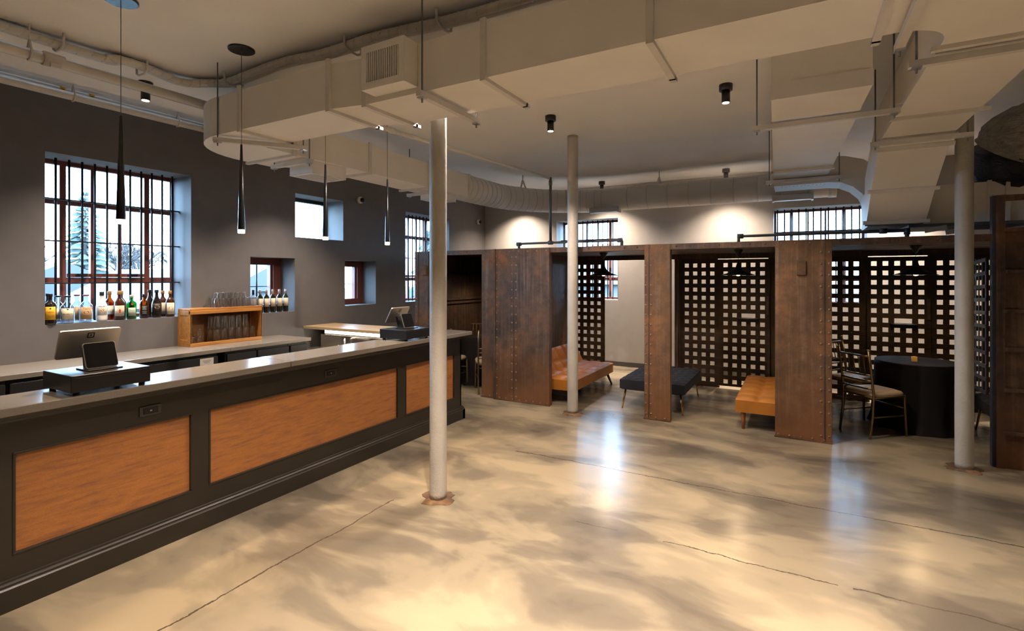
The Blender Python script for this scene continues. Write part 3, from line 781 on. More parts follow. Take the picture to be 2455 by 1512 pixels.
def glass(label, h, r0, r1, group, name='pint_glass'):
    """upside-down drinking glass: open end down"""
    t = thing(name, label, 'glass', (0,0,0), 0, group)
    w = .0035
    local('glass_wall', MB().lathe([(r1,0),(r1*.985,.004),(r0,h-.012),(r0*.9,h),(0.001,h)], n=16, cap=False), MAT['tumbler_glass'], t)
    local('thick_base', MB().lathe([(r0*.2,h-.02),(r0*.93,h-.016),(r0*.86,h-.001),(r0*.2,h-.001)], n=14), MAT['tumbler_glass'], t)
    local('rim', MB().tube([(r1*math.cos(2*PI*j/16), r1*math.sin(2*PI*j/16), .003) for j in range(17)], .0022, 6), MAT['tumbler_glass'], t)
    return t
pg = glass('upturned clear pint glass stored inside the wooden crate', .148, .029, .041, 'pint glasses in the crate')
first = True
for r in range(2):
    for c in range(6):
        for lv in range(2):
            loc = (cx1-.075-.088*r, 3.45+.087*c-.018*r, cz0+.018+.150*lv)
            if lv == 1 and c == 5: continue
            if first: pg.location = loc; first = False
            else: dup(pg, loc)
sg = glass('small upturned shot glass at the left end inside the crate', .085, .020, .026, 'shot glasses in the crate', 'shot_glass')
first = True
for (dx, dy, lv) in ((-.05,.06,0),(-.05,.125,0),(-.115,.05,0),(-.115,.115,0),(-.05,.125,1),(-.115,.07,1)):
    loc = (cx1+dx, cy0+dy, cz0+.018+.087*lv)
    if first: sg.location = loc; first = False
    else: dup(sg, loc)
tg = glass('small clear tumbler standing on top of the wooden crate', .105, .026, .034, 'tumblers on the crate', 'tumbler')
first = True
for r in range(3):
    for c in range(8):
        if c > 4 and r > 1: continue
        loc = (cx1-.045-.072*r, 3.43+.0705*c+.012*r, cz1)
        if first: tg.location = loc; first = False
        else: dup(tg, loc)
tg2 = glass('small clear tumbler in the raised second layer on the crate', .065, .026, .034, 'upper tumblers on the crate', 'tumbler')
first = True
for r in range(2):
    for c in range(5):
        loc = (cx1-.055-.072*r, 3.47+.0705*c, cz1+.106)
        if first: tg2.location = loc; first = False
        else: dup(tg2, loc)

# ---- tills ---------------------------------------------------------------------------
def till(label, y0, y1, dispw, tilt):
    t = thing('cash_register', label, 'cash register', (-3.61, (y0+y1)/2, BT))
    L = y1-y0; h0 = .018
    local('cash_drawer', MB().box(-.18, .18, -L/2, L/2, h0, h0+.093), MAT['plastic_black'], t, .004)
    local('drawer_lip', MB().box(.18, .182, -L/2+.02, L/2-.02, h0+.078, h0+.081), MAT['plastic_dark'], t)
    for sx in (-.15, .15):
        for sy in (-1, 1): local('foot', MB().bar((sx, sy*(L/2-.035), 0), (sx, sy*(L/2-.035), h0), .016, 10), MAT['rubber'], t)
    zt = h0+.093
    # customer display leaning back on a wedge stand, facing the room
    st = local('stand', MB().prism([(-.06,-.085),(.10,-.085),(.10,.085),(-.06,.085)], zt, zt+.008), MAT['plastic_black'], t, .002)
    neck = local('neck', MB().loft([[(-.06,-.05,zt+.006),(.01,-.05,zt+.006),(.01,.05,zt+.006),(-.06,.05,zt+.006)], [(-.105,-.04,zt+.12),(-.08,-.04,zt+.12),(-.08,.04,zt+.12),(-.105,.04,zt+.12)]]), MAT['plastic_black'], t)
    def tilted(name, w, hgt, th, base, ang, m, par=None, rad=.012, off=0):
        # a rounded plate: bottom edge centre at base, leaning by ang from vertical (positive leans to -x going up)
        u = Vector((-math.sin(ang), 0, math.cos(ang))); n = Vector((math.cos(ang), 0, math.sin(ang))); s = Vector((0,1,0)); pts = []
        for cx, cy, a0 in ((w/2-rad, rad, -90), (w/2-rad, hgt-rad, 0), (-w/2+rad, hgt-rad, 90), (-w/2+rad, rad, 180)):
            for k in range(5):
                a = math.radians(a0+22.5*k); pts.append((cx+rad*math.cos(a), cy+rad*math.sin(a)))
        P = lambda d: [tuple(Vector(base)+s*a+u*b+n*(d+off)) for a, b in pts]
        return local(name, MB().loft([P(-th/2), P(th/2)]), MAT[m], par or t)
    d = tilted('customer_display', .160, .152, .010, (.055, 0, zt+.010), math.radians(20), 'silver_shell')
    q = tilted('display_glass', .154, .146, .002, (.054, 0, zt+.013), math.radians(20), 'screen_black', d, off=.006)
    # main screen leaning the other way, seen from behind
    ang = -math.radians(tilt)
    s = tilted('main_screen', dispw, .185, .012, (-.155, 0, zt+.058), ang, 'silver_shell', rad=.014)
    tilted('screen_glass', dispw-.012, .175, .002, (-.155, 0, zt+.063), ang, 'screen_black', s, off=-.007)
    def ring(sz, wd, m, off):
        u = Vector((-math.sin(ang), 0, math.cos(ang))); n = Vector((math.cos(ang), 0, math.sin(ang))); b = Vector((-.155, 0, zt+.058))+u*.148
        mb = MB()
        for (a0, a1, b0, b1) in ((-sz,sz,-sz,-sz+wd),(-sz,sz,sz-wd,sz),(-sz,-sz+wd,-sz+wd,sz-wd),(sz-wd,sz,-sz+wd,sz-wd)) if wd < sz else ((-sz,sz,-sz,sz),):
            P = lambda d_: [tuple(b+Vector((0,1,0))*a+u*c+n*d_) for a, c in ((a0,b0),(a1,b0),(a1,b1),(a0,b1))]
            mb.loft([P(.006), P(.006+off)])
        return local('logo', mb, MAT[m], s)
    ring(.0175, .0055, 'plastic_black', .0008); ring(.0045, .01, 'plastic_black', .0008)
    return t
till('black till with silver screen nearest on the bar, under the bottle window', 1.24, 1.63, .305, 24)
till('black till with silver screen at the far end of the bar', 3.955, 4.345, .285, 30)

# ================================================================ BOTTLES
def wrap(me, r, z):
    """bend flat lettering (x across, y up) round an upright cylinder; the text faces +x"""
    for v in me.vertices:
        a = v.co.x/r; v.co = Vector((r*math.cos(a), r*math.sin(a), z+v.co.y))
    return me
def patch(r, z0, z1, a, n=14):
    m = MB(); vs_ = []
    for j in range(n+1):
        t = -a+2*a*j/n
        vs_ += [(r*math.cos(t), r*math.sin(t), z0), (r*math.cos(t), r*math.sin(t), z1), ((r-.0008)*math.cos(t), (r-.0008)*math.sin(t), z1), ((r-.0008)*math.cos(t), (r-.0008)*math.sin(t), z0)]
    fs = []
    for j in range(n):
        b = 4*j
        for k in range(4): fs.append((b+k, b+(k+1) % 4, b+4+(k+1) % 4, b+4+k))
    m.add(vs_, fs, True); return m
def oval(r, z, w, h, n=16, off=.0006):
    m = MB(); vs_ = []
    for j in range(n):
        t = 2*PI*j/n; a = w*math.cos(t)/r; vs_.append(((r+off)*math.cos(a), (r+off)*math.sin(a), z+h*math.sin(t)))
    m.add(vs_, [tuple(range(n))]); return m
SH = {'round': [(1,.02),(1,.56),(.93,.62),(.62,.70),(.36,.76),(.33,.80),(.33,.90)],
      'shoulder': [(.97,.02),(1,.05),(1,.60),(.95,.66),(.70,.72),(.40,.755),(.34,.79),(.34,.90)],
      'squat': [(1,.02),(1,.60),(.98,.66),(.78,.715),(.42,.75),(.34,.78),(.34,.90)],
      'taper': [(.95,.02),(1,.08),(1,.45),(.94,.54),(.70,.64),(.42,.72),(.33,.78),(.31,.90)],
      'wine': [(.96,0.01),(1,.03),(1,.60),(.95,.665),(.72,.725),(.46,.765),(.38,.80),(.36,.90)]}
def bottle(label, x, y, z, h, r, shape, glassm, cap, fill=None, fill_m=None, lab=None, texts=(), ovals=(), sq=0.0, ang=0, cap_h=.085, group='spirit bottles on the window sill', cat='bottle', cap_r=.40, extra=None):
    t = thing('wine_bottle' if shape == 'wine' else 'spirit_bottle', label, cat, (x, y, z), ang, group)
    pr = [(r*.8, 0)]+[(r*a, h*b) for a, b in SH[shape]]+[(r*SH[shape][-1][0], h*(1-cap_h*.5))]
    local('glass_body', MB().lathe(pr, n=24, sq=sq), MAT[glassm], t)
    if fill: local('drink', MB().lathe([(r*.9, h*.02)]+[(r*a*.94, h*min(b, fill)) for a, b in SH[shape] if b < fill]+[(r*.9*(1 if fill < .6 else .5), h*fill)], n=20, sq=sq), MAT[fill_m], t)
    local('cap', MB().lathe([(r*cap_r, h*(1-cap_h)), (r*cap_r, h*.995), (r*cap_r*.9, h)], n=14), MAT[cap], t)
    if lab:
        lm, z0, z1, a = lab
        rr = r*1.006
        L = local('paper_label', patch(rr, h*z0, h*z1, a), MAT[lm], t)
        for tx, zz, sz, im in texts:
            me = wrap(text_mesh(tx, sz), rr+.0008, h*zz); me.materials.append(MAT[im])
            q = bpy.data.objects.new('label_text', me); COL.objects.link(q); q.parent = L
        for zz, w, hh, im in ovals:
            q = local('label_emblem', oval(rr, h*zz, w, hh), MAT[im], t); q.parent = L
    return t
SZ = SILL
A0 = -.30                                     # labels face the camera's side of the room
def yx(y): return XL-.045-.03*((y-1.97)/1.3)
B = lambda *a, **k: bottle(*a, **k)
# front row, left to right; the ones behind stand 9 cm deeper
B('dark brown bottle with a yellow arched label, leftmost on the sill', -6.015, 2.022, SZ, .285, .044, 'shoulder', 'liquor_dark', 'cap_black', lab=('label_yellow',.16,.58,.95),
  texts=[('Kahlúa',.41,.021,'ink_red'),('RUM & COFFEE',.29,.0075,'ink_brown'),('LIQUEUR',.25,.0085,'ink_brown')], ovals=[(.52,.007,.007,'ink_brown')], ang=A0)
B('second dark brown bottle half hidden behind the leftmost one', -6.115, 2.04, SZ, .285, .044, 'shoulder', 'liquor_dark', 'cap_black', lab=('label_yellow',.16,.58,.95), ang=A0)
B('clear round bottle with black cap and cream label lettered in black', -6.04, 2.158, SZ, .262, .053, 'round', 'bottle_clear', 'cap_black', fill=.50, fill_m='bottle_clear', lab=('label_cream',.17,.55,.9),
  texts=[('ELVELO',.33,.021,'ink_black'),('TEQUILA',.25,.006,'ink_brown')], ovals=[(.51,.007,.006,'ink_black')], ang=A0, cap_h=.055, cap_r=.47)
B('clear black-capped bottle behind the cream-labelled one', -6.145, 2.125, SZ, .262, .050, 'round', 'bottle_clear', 'cap_black', lab=('label_cream',.17,.55,.9), ang=A0, cap_h=.055, cap_r=.47)
B('clear bottle with copper cap and tan label with a dark oval', -6.05, 2.305, SZ, .268, .052, 'round', 'bottle_clear', 'cap_red', fill=.45, fill_m='bottle_clear', lab=('label_tan',.12,.56,.95),
  texts=[("Tito's",.49,.021,'ink_brown'),('Handmade',.245,.010,'ink_brown'),('VODKA',.19,.008,'ink_brown')], ovals=[(.365,.020,.013,'ink_brown')], ang=A0, cap_h=.055, cap_r=.47)
B('clear copper-capped bottle behind the dark-oval one', -6.15, 2.27, SZ, .268, .050, 'round', 'bottle_clear', 'cap_red', lab=('label_tan',.12,.56,.95), ang=A0, cap_h=.055, cap_r=.47)
B('opaque white bottle with black cap and clear foot', -6.055, 2.437, SZ, .292, .047, 'taper', 'bottle_white', 'cap_black', lab=('bottle_white',.2,.6,.9),
  texts=[('MALIBU',.50,.018,'ink_brown')], ovals=[(.385,.019,.017,'label_yellow'),(.37,.012,.009,'ink_red')], ang=A0, cap_h=.13)
B('dark rum bottle with gold cap and cream label with red mark', -6.06, 2.590, SZ, .295, .046, 'round', 'liquor_brown', 'cap_gold', lab=('label_cream',.14,.50,1.0),
  texts=[('CAPTAIN',.465,.0095,'ink_red'),('MORGAN',.42,.0095,'ink_red'),('SPICED RUM',.18,.0075,'ink_brown')], ovals=[(.31,.009,.020,'ink_red')], ang=A0, cap_h=.13)
B('amber bottle with gold cap behind the dark rum', -6.16, 2.545, SZ, .295, .044, 'round', 'bottle_amber', 'cap_gold', fill=.62, fill_m='bottle_amber', lab=('label_cream',.2,.5,.8), ang=A0, cap_h=.13)
B('reddish bottle with gold cap behind the dark rum', -6.15, 2.645, SZ, .295, .044, 'round', 'liquor_brown', 'cap_gold', lab=('label_red',.2,.5,.8), ang=A0, cap_h=.13)
B('bright green bottle with pale label and red seal', -6.07, 2.705, SZ, .252, .043, 'squat', 'bottle_green', 'label_cream', fill=.6, fill_m='bottle_green', lab=('label_green',.14,.48,.8),
  texts=[('Tanqueray',.37,.0115,'ink_black'),('LONDON DRY GIN',.27,.0045,'ink_black')], ovals=[(.62,.010,.010,'ink_red')], ang=A0, cap_h=.10)
B('square whiskey bottle with black label lettered in white', -6.08, 2.825, SZ, .258, .043, 'squat', 'bottle_amber', 'cap_black', fill=.55, fill_m='liquor_brown', lab=('label_black',.10,.53,.75),
  texts=[("JACK DANIEL'S",.47,.0085,'ink_white'),('Old No.7',.38,.0105,'ink_white'),('Tennessee',.28,.0105,'ink_white'),('WHISKEY',.21,.0095,'ink_white')], sq=.55, ang=A0, cap_h=.13)
B('black cream-liqueur bottle with a gold oval picture', -6.075, 2.945, SZ, .300, .047, 'taper', 'liquor_dark', 'cap_black', lab=('label_black',.2,.52,.9),
  texts=[('BAILEYS',.47,.0135,'ink_gold')], ovals=[(.38,.024,.015,'ink_gold')], ang=A0, cap_h=.10)
B('second black cream-liqueur bottle standing behind the first', -6.175, 2.925, SZ, .300, .047, 'taper', 'liquor_dark', 'cap_black', ang=A0, cap_h=.10)
B('dark rum bottle with tan cap and round pictured label, rightmost on the sill', -6.075, 3.082, SZ, .288, .044, 'round', 'liquor_brown', 'cap_gold', lab=('label_cream',.10,.54,.95),
  texts=[('SAILOR JERRY',.47,.0085,'ink_black'),('SPICED',.17,.008,'ink_black')], ovals=[(.32,.020,.022,'cap_gold')], ang=A0, cap_h=.13)
B('dark tan-capped bottle behind the rightmost rum bottle', -6.175, 3.055, SZ, .288, .042, 'round', 'liquor_brown', 'cap_gold', lab=('label_cream',.10,.54,.7), ang=A0, cap_h=.13)
zw = LW[3][2]
for i, y in enumerate((4.155, 4.245, 4.338, 4.436, 4.53)):
    bottle('dark red-wine bottle with cream label, %s' % ('next to the clear wine bottle','second of the dark row from the left','middle one of the dark row','second of the dark row from the right','rightmost in the small window')[i], -6.055, y, zw, .302, .036, 'wine', 'wine_glass_dark', 'foil_silver', lab=('label_wine',.26,.62,1.0),
           texts=[('VINO',.52,.008,'ink_brown'),('RESERVA',.40,.006,'ink_brown')] if False else (), ang=-.3, cap_h=.22, cap_r=.39, group='wine bottles in the small window')
bottle('clear wine bottle with dark neck beside the red-wine row', -6.055, 4.06, zw, .302, .036, 'wine', 'bottle_clear', 'cap_black', lab=('label_wine',.26,.62,1.0), ang=-.3, cap_h=.22, cap_r=.39, group='wine bottles in the small window')

# ================================================================ DUCTS
ZD0, ZD1 = 2.87, 3.185
duct = thing('supply_duct', 'big rectangular painted duct crossing the room and turning over the bar', 'duct', (-2, 2.78, ZD0))
arc = lambda cx, cy, r, a0, a1, n: [(cx+r*math.cos(math.radians(a0+(a1-a0)*k/n)), cy+r*math.sin(math.radians(a0+(a1-a0)*k/n))) for k in range(n+1)]
foot = [(1.115,2.53),(-2.55,2.53),(-2.84,2.475),(-4.17,2.475)]+arc(-4.18, 3.165, .69, 270, 180, 10)+[(-4.87,3.50),(-4.62,3.66),(-4.62,6.20),(-4.18,6.20),(-4.18,2.925),(-2.84,2.925),(-2.55,3.03),(.43,3.03)]+arc(.43, 3.24, .205, 270, 360, 8)+[(.63,5.35),(1.115,5.35)]
obj('duct_run', MB().prism(foot, ZD0, ZD1), MAT['duct_paint'], duct)
ring = lambda y, z0, z1, dz, x0=.63, x1=1.115: [(x0,y,z0),(x1,y,z0),(x1,y+dz,z1),(x0,y+dz,z1)]
q = MB(); q.loft([ring(5.35,2.87,3.185,0), ring(5.46,2.82,3.16,.10), ring(5.97,2.53,2.88,.22), ring(6.20,2.37,2.74,.28), ring(6.36,2.27,2.63,.15), ring(6.51,2.235,2.60,.005)])
obj('duct_drop', q, MAT['duct_paint'], duct)
for y, z in ((5.36,2.865),(5.46,2.812),(5.975,2.522),(6.37,2.258)):
    obj('flange', MB().slab((.60,y,z), (1.145,y,z), .03, .035, (0,-.35,1)), MAT['pipe_paint'], duct)
def flange_x(x, y0=2.53, y1=3.03, z1=ZD1):
    m = MB().box(x-.018, x+.018, y0-.022, y0, ZD0-.022, z1+.03); m.box(x-.018, x+.018, y0, y1+.06, ZD0-.022, ZD0)
    m.box(x-.018, x+.018, y1, y1+.022, ZD0-.022, z1+.03)
    return obj('flange', m, MAT['pipe_paint'], duct)
flange_x(-3.85, 2.475, 2.925); flange_x(-2.84, 2.475, 2.925); flange_x(-2.55); flange_x(-1.60); flange_x(-.63); flange_x(.34)
def flange_y(y, x0=-4.62, x1=-4.18):
    m = MB().box(x1, x1+.022, y-.018, y+.018, ZD0-.022, ZD1+.02); m.box(x0-.05, x1, y-.018, y+.018, ZD0-.022, ZD0); return obj('flange', m, MAT['pipe_paint'], duct)
flange_y(3.22, -4.85); flange_y(4.20); flange_y(5.25); flange_y(6.18)
obj('flange', MB().box(.60, 1.16, 3.30, 3.335, ZD0-.022, ZD0), MAT['pipe_paint'], duct); obj('flange', MB().box(.60, 1.16, 4.62, 4.655, ZD0-.022, ZD0), MAT['pipe_paint'], duct)
def grille_box(label, x0, x1, y0, y1, z0, z1, face):
    t = thing('air_grille_box', label, 'vent', ((x0+x1)/2, (y0+y1)/2, z0), 0, 'air grilles on the big duct')
    if face == 'front':
        obj('box', MB().box(x0, x1, y0+.012, y1, z0, z1), MAT['duct_paint'], t, .003)
        b = .045
        m = MB()
        for q in ((x0,x1,z0,z0+b),(x0,x1,z1-b,z1),(x0,x0+b,z0+b,z1-b),(x1-b,x1,z0+b,z1-b)): m.box(q[0], q[1], y0, y0+.012, q[2], q[3])
        obj('frame', m, MAT['duct_paint'], t)
        obj('throat_shade', MB().box(x0+b, x1-b, y0+.0115, y0+.012, z0+b, z1-b), MAT['plastic_black'], t)  # thin black sheet stands for the shade inside the grille
        n = 15; v = MB().box(-.0032, .0032, 0, .011, z0+b, z1-b).mesh('louvre')
        v.materials.append(MAT['duct_paint'])
        for k in range(n):
            o = obj('louvre', v, None); o.parent = t; o.matrix_parent_inverse = chain(t).inverted(); o.location = (x0+b+(x1-x0-2*b)*(k+.5)/n, y0, 0)
    else:
        obj('box', MB().box(x0, x1, y0, y1, z0+.008, z1), MAT['duct_paint'], t, .003)
        b = .035; m = MB()
        for q in ((x0,x1,y0,y0+b),(x0,x1,y1-b,y1),(x0,x0+b,y0+b,y1-b),(x1-b,x1,y0+b,y1-b)): m.box(q[0], q[1], q[2], q[3], z0, z0+.008)
        obj('frame', m, MAT['pipe_paint'], t)
        obj('throat_shade', MB().box(x0+b, x1-b, y0+b, y1-b, z0+.0075, z0+.008), MAT['plastic_dark'], t)  # shade behind the louvres, painted as a dark sheet
        n = 7; v = MB().box(-.006, .006, y0+b, y1-b, z0, z0+.0075).mesh('louvre'); v.materials.append(MAT['duct_paint'])
        for k in range(n):
            o = obj('louvre', v, None); o.parent = t; o.matrix_parent_inverse = chain(t).inverted(); o.location = (x0+b+(x1-x0-2*b)*(k+.5)/n, 0, 0)
    return t
grille_box('louvred air grille box on the front of the big duct', -2.46, -2.10, 2.40, 2.53, 2.905, 3.185, 'front')
grille_box('downward air grille box under the duct over the bar', -4.56, -4.22, 3.46, 3.90, 2.74, 2.868, 'down')
grille_box('downward air grille box under the far duct end, behind the near column', -4.56, -4.24, 5.55, 5.95, 2.77, 2.868, 'down')

# trapeze hangers: a strut with a threaded rod at each end
def hanger(label, a, b, z):
    t = thing('duct_hanger', label, 'hanger', (a[0], a[1], z), 0, 'strut hangers under the ducts')
    obj('strut', MB().slab((a[0],a[1],z), (b[0],b[1],z), .038, .035), MAT['pipe_paint'], t)
    d = (Vector((*b,0))-Vector((*a,0))).normalized()*.035
    for p, s in ((a,1), (b,-1)):
        x, y = p[0]+d.x*s, p[1]+d.y*s
        obj('rod', MB().bar((x,y,z-.05), (x,y,ZC), .006, 6), MAT['pipe_steel'], t)
        obj('nut_plate', MB().box(x-.022, x+.022, y-.022, y+.022, z-.026, z-.018), MAT['galvanised'], t)
hanger('strut hanger under the left end of the big duct by the second pendant', (-4.17,2.44), (-3.74,3.02), ZD0-.042)
hanger('strut hanger under the big duct in front of the near column', (-2.02,2.44), (-2.02,3.12), ZD0-.042)
hanger('strut hanger under the big duct at top right', (.44,2.40), (.44,3.13), ZD0-.042)
hanger('strut hanger across the duct turn above the bar', (-4.70,3.36), (-4.10,3.36), ZD0-.042)
hanger('strut hanger under the bar duct hidden partly by the near column', (-4.68,5.42), (-4.10,5.42), ZD0-.042)
hanger('front strut hanger under the short duct above the middle cells', (-.30,4.33), (.62,4.33), ZD0-.03)
hanger('rear strut hanger under the short duct above the middle cells', (-.32,6.86), (.46,6.86), ZD0-.03)
hanger('strut hanger under the right duct near the ceiling corner', (.52,3.40), (1.22,3.40), ZD0-.042)
hanger('strut hanger where the right duct begins to drop', (.55,5.28), (1.22,5.28), ZD0-.042)

# short blind duct above the middle cells
t = thing('branch_duct', 'short rectangular painted duct pointing at the camera above the middle cells', 'duct', (.1, 5.3, ZD0))
m = MB(); m.loft([[(-.146,3.77,ZD0),(.405,3.77,ZD0),(.405,3.77,3.40),(-.146,3.77,3.40)], [(-.24,6.92,ZD0),(.315,6.92,ZD0),(.315,6.92,3.40),(-.24,6.92,3.40)]])
obj('duct_run', m, MAT['duct_paint'], t)
obj('front_fold', MB().box(-.150, .409, 3.764, 3.772, ZD0-.004, ZD0+.10), MAT['duct_paint'], t)
for y, z in ((6.35, ZD0-.012), (6.90, ZD0-.012)):
    s = -.146-.094*(y-3.77)/3.15
    obj('flange', MB().box(s-.02, s+.575, y-.018, y+.018, z-.012, ZD0), MAT['pipe_paint'], t); obj('flange', MB().box(s-.025, s, y-.018, y+.018, ZD0-.02, 3.42), MAT['pipe_paint'], t)
m = MB(); R = lambda x, z, dx=0, dz=.30: [(x,6.94,z),(x,7.40,z),(x+dx,7.40,z+dz),(x+dx,6.94,z+dz)]
m.loft([R(-.24,2.80), R(.33,2.80), R(.45,2.785,.04), R(.56,2.73,.10), R(.65,2.64,.17,.26), R(.70,2.52,.24,.22), R(.72,2.40,.30,.16)])
obj('curved_tail', m, MAT['duct_paint'], t)
rv = MB()
for i in range(12): rv.dome((-.15+.04*i, 7.02+.05*(i % 2), 2.80), .006, 6, (0,0,-1))
obj('screws', rv, MAT['pipe_steel'], t, kind='stuff')
t = thing('plenum_duct', 'long painted duct resting above the cells at right', 'duct', (2.4, 6.8, 2.24))
obj('duct_run', MB().box(.66, 4.4, 6.52, 7.15, 2.235, 2.62), MAT['duct_paint'], t)
for x in (1.62, 1.75, 2.6): obj('standing_seam', MB().box(x-.015, x+.015, 6.49, 6.52, 2.235, 2.63), MAT['duct_paint'], t)
obj('lower_ledge', MB().box(1.0, 4.4, 6.50, 7.15, 2.205, 2.235), MAT['pipe_steel'], t)
for i, (x, y) in enumerate(((1.12,6.47),(1.30,6.55),(1.66,6.3),(1.72,6.36))):
    tag(obj('strut_offcut', MB().slab((x,y,2.165-.02*i), (x+.17,y-.03,2.19-.02*i), .045, .045), MAT['galvanised']), ('galvanised strut end under the right duct drop','thin galvanised strut end right of the duct drop','galvanised strut piece beside the tall gate frame','lower galvanised strut piece beside the tall gate frame')[i], 'strut', 'strut ends over the right cells')
tag(obj('wooden_stud', MB().box(1.42, 1.48, 6.60, 6.64, 2.086, 2.235), MAT['plank_wood']), 'short wooden block standing on the cell roof at right', 'wood block')
t = thing('flexible_duct', 'wrinkled insulated flexible duct at the upper right corner', 'duct', (2, 6.5, 2.7))
pts = [(3.6,6.55,3.14),(2.9,6.5,3.14),(2.35,6.48,3.14),(2.02,6.5,3.11),(1.84,6.55,3.03),(1.78,6.62,2.92)]
fine = []
for i in range(len(pts)-1):
    for k in range(6): fine.append(tuple(Vector(pts[i]).lerp(Vector(pts[i+1]), k/6)))
fine.append(pts[-1]); rr = random.Random(2)
obj('insulation_sleeve', MB().tube(fine, .28, 24, rad=[.285+rr.uniform(-.016,.016) for _ in fine]), MAT['insulation_wrap'], t)
obj('foil_collar', MB().tube([(1.80,6.62,2.95),(1.80,6.70,2.80),(1.85,6.8,2.62)], .26, 20, rad=[.28,.30,.27]), MAT['foil_dark'], t)
obj('foil_collar', MB().tube([(3.6,6.75,2.80),(2.6,6.75,2.80),(1.9,6.75,2.80)], .2, 18), MAT['foil_dark'], t)
hanger('painted strut hanger in front of the flexible duct', (1.92,6.1), (2.6,6.1), 2.98)

# spiral duct along the back wall
t = thing('spiral_duct', 'long round painted spiral duct curving along the back wall', 'duct', (-2, 8.6, 2.85))
ZS, RS = 3.055, .203
path = [(-4.40,6.18,ZS),(-4.40,6.62,ZS)]
for k in range(1, 9):
    a = math.radians(90*k/8); path.append((-4.40+1.45*(1-math.cos(a)), 6.95+1.67*math.sin(a), ZS))
path += [(-2.5,8.62,ZS),(.49,8.62,ZS)]
obj('tube', MB().tube(path, RS, 28), MAT['duct_paint'], t)
pv = [Vector(p) for p in path]; L = 0; acc = []
for i in range(len(pv)-1):
    seg = pv[i+1]-pv[i]; n = max(1, int(seg.length/(.13 if i < 9 else .30)))
    for k in range(n): acc.append((pv[i]+seg*(k/n), seg.normalized()))
for p, d in acc[1:]:
    obj('seam_ring', MB().tube([tuple(p-d*.006), tuple(p+d*.006)], RS+.0035, 28), MAT['pipe_paint'], t)
obj('end_collar', MB().tube([(.40,8.62,ZS),(.50,8.62,ZS)], RS+.008, 28), MAT['pipe_paint'], t)
for x in (-.05, -2.9):
    d = obj('slot_diffuser', MB().box(x-.24, x+.24, 8.44, 8.56, ZS-RS-.03, ZS-RS+.05), MAT['white_plastic'], t)
    for s in (-1, 1): obj('diffuser_end', MB().box(x+s*.25-.014, x+s*.25+.014, 8.43, 8.57, ZS-RS-.04, ZS-RS+.05), MAT['white_plastic'], d)
for i, (x, y) in enumerate(((-4.12,7.75),(-3.45,8.35),(-2.0,8.62))):
    h = thing('duct_strap', ('strap hanger on the bend of the spiral duct','strap hanger just past the bend of the spiral duct','strap hanger on the straight spiral duct right of the second column')[i], 'hanger', (x, y, ZS), 0, 'strap hangers on the spiral duct')
    obj('rod', MB().bar((x,y,ZS+RS+.10), (x,y,ZC), .006, 6), MAT['pipe_steel'], h)
    dx, dy = ((.12,-.12),(.13,-.07),(0,.16))[i]
    for s in (-1, 1): obj('strap', MB().slab((x,y,ZS+RS+.11), (x+dx*s,y+dy*s,ZS+RS*.72), .03, .006, (dx,dy,.3)), MAT['pipe_paint'], h)

# ---- pipes and hoses near the ceiling over the bar --------------------------------------
pipe('wall_pipe', 'large painted pipe along the top of the bar wall', [(-5.76,YF,3.345),(-5.76,4.4,3.345)], .036, 'pipe_paint', group='painted pipes over the bar')
tp = pipe('tagged_pipe', 'thinner painted pipe with yellow tags above the wall pipe', [(-5.85,YF,3.415),(-5.85,4.4,3.415)], .020, 'pipe_paint', group='painted pipes over the bar')
for y in (2.05, 2.27):
    g = obj('flow_tag', MB().bar((-5.85,y-.022,3.415), (-5.85,y+.022,3.415), .0215, 12), MAT['tag_yellow'], tp)
    obj('tag_arrow', MB().box(-5.829, -5.828, y-.012, y+.012, 3.408, 3.414), MAT['ink_black'], g)
cp = pipe('clamped_pipe', 'painted pipe with a clamp running toward the duct elbow', [(-4.65,YF,3.25),(-4.65,3.0,3.25)], .037, 'pipe_paint', group='painted pipes over the bar', fit=[((-4.65,1.58,3.25),(0,1,0))])
obj('clamp_bolt', MB().box(-4.622, -4.60, 1.55, 1.61, 3.19, 3.22), MAT['pipe_paint'], cp)
pipe('branch_pipe', 'short painted cross pipe near the left end of the big duct', [(-5.76,3.25,3.345),(-5.35,3.27,3.36),(-4.95,3.28,3.36)], .026, 'pipe_paint', group='painted pipes over the bar', fit=[((-5.30,3.27,3.36),(1,0,0))])
pipe('thin_conduit', 'thin painted conduit high on the ceiling over the bar', [(-5.35,YF,3.44),(-5.35,3.3,3.44)], .011, 'pipe_paint', group='painted pipes over the bar')
pipe('cross_pipe', 'painted pipe crossing the top left corner of the ceiling', [(-4.6,.62,3.40),(-2.3,.62,3.40)], .045, 'pipe_paint', group='painted pipes over the bar')
pipe('stub_pipe', 'short painted pipe stub below the duct elbow', [(-5.05,2.9,3.02),(-4.80,3.1,3.02)], .03, 'pipe_paint', group='painted pipes over the bar')
def clevis(label, x, y, z, r):
    h = thing('pipe_clevis', label, 'hanger', (x, y, z), 0, 'clevis hangers over the bar')
    obj('rod', MB().bar((x,y,z+r+.05), (x,y,ZC), .006, 6), MAT['pipe_paint'], h)
    m = MB().tube([(x,y,z+r+.06),(x+r*1.1,y,z+r*.5),(x+r*1.12,y,z-r*.3),(x+r*.6,y,z-r*1.05),(x-r*.6,y,z-r*1.05),(x-r*1.12,y,z-r*.3),(x-r*1.1,y,z+r*.5),(x,y,z+r+.06)], .008, 6)
    obj('loop', m, MAT['pipe_paint'], h)
clevis('clevis hanger on the clamped pipe at far left', -4.65, 1.45, 3.25, .037)
clevis('clevis hanger on the wall pipe left of the first pendant', -5.76, 2.10, 3.345, .036)
clevis('clevis hanger on the wall pipe near the cross pipe', -5.76, 3.0, 3.345, .036)
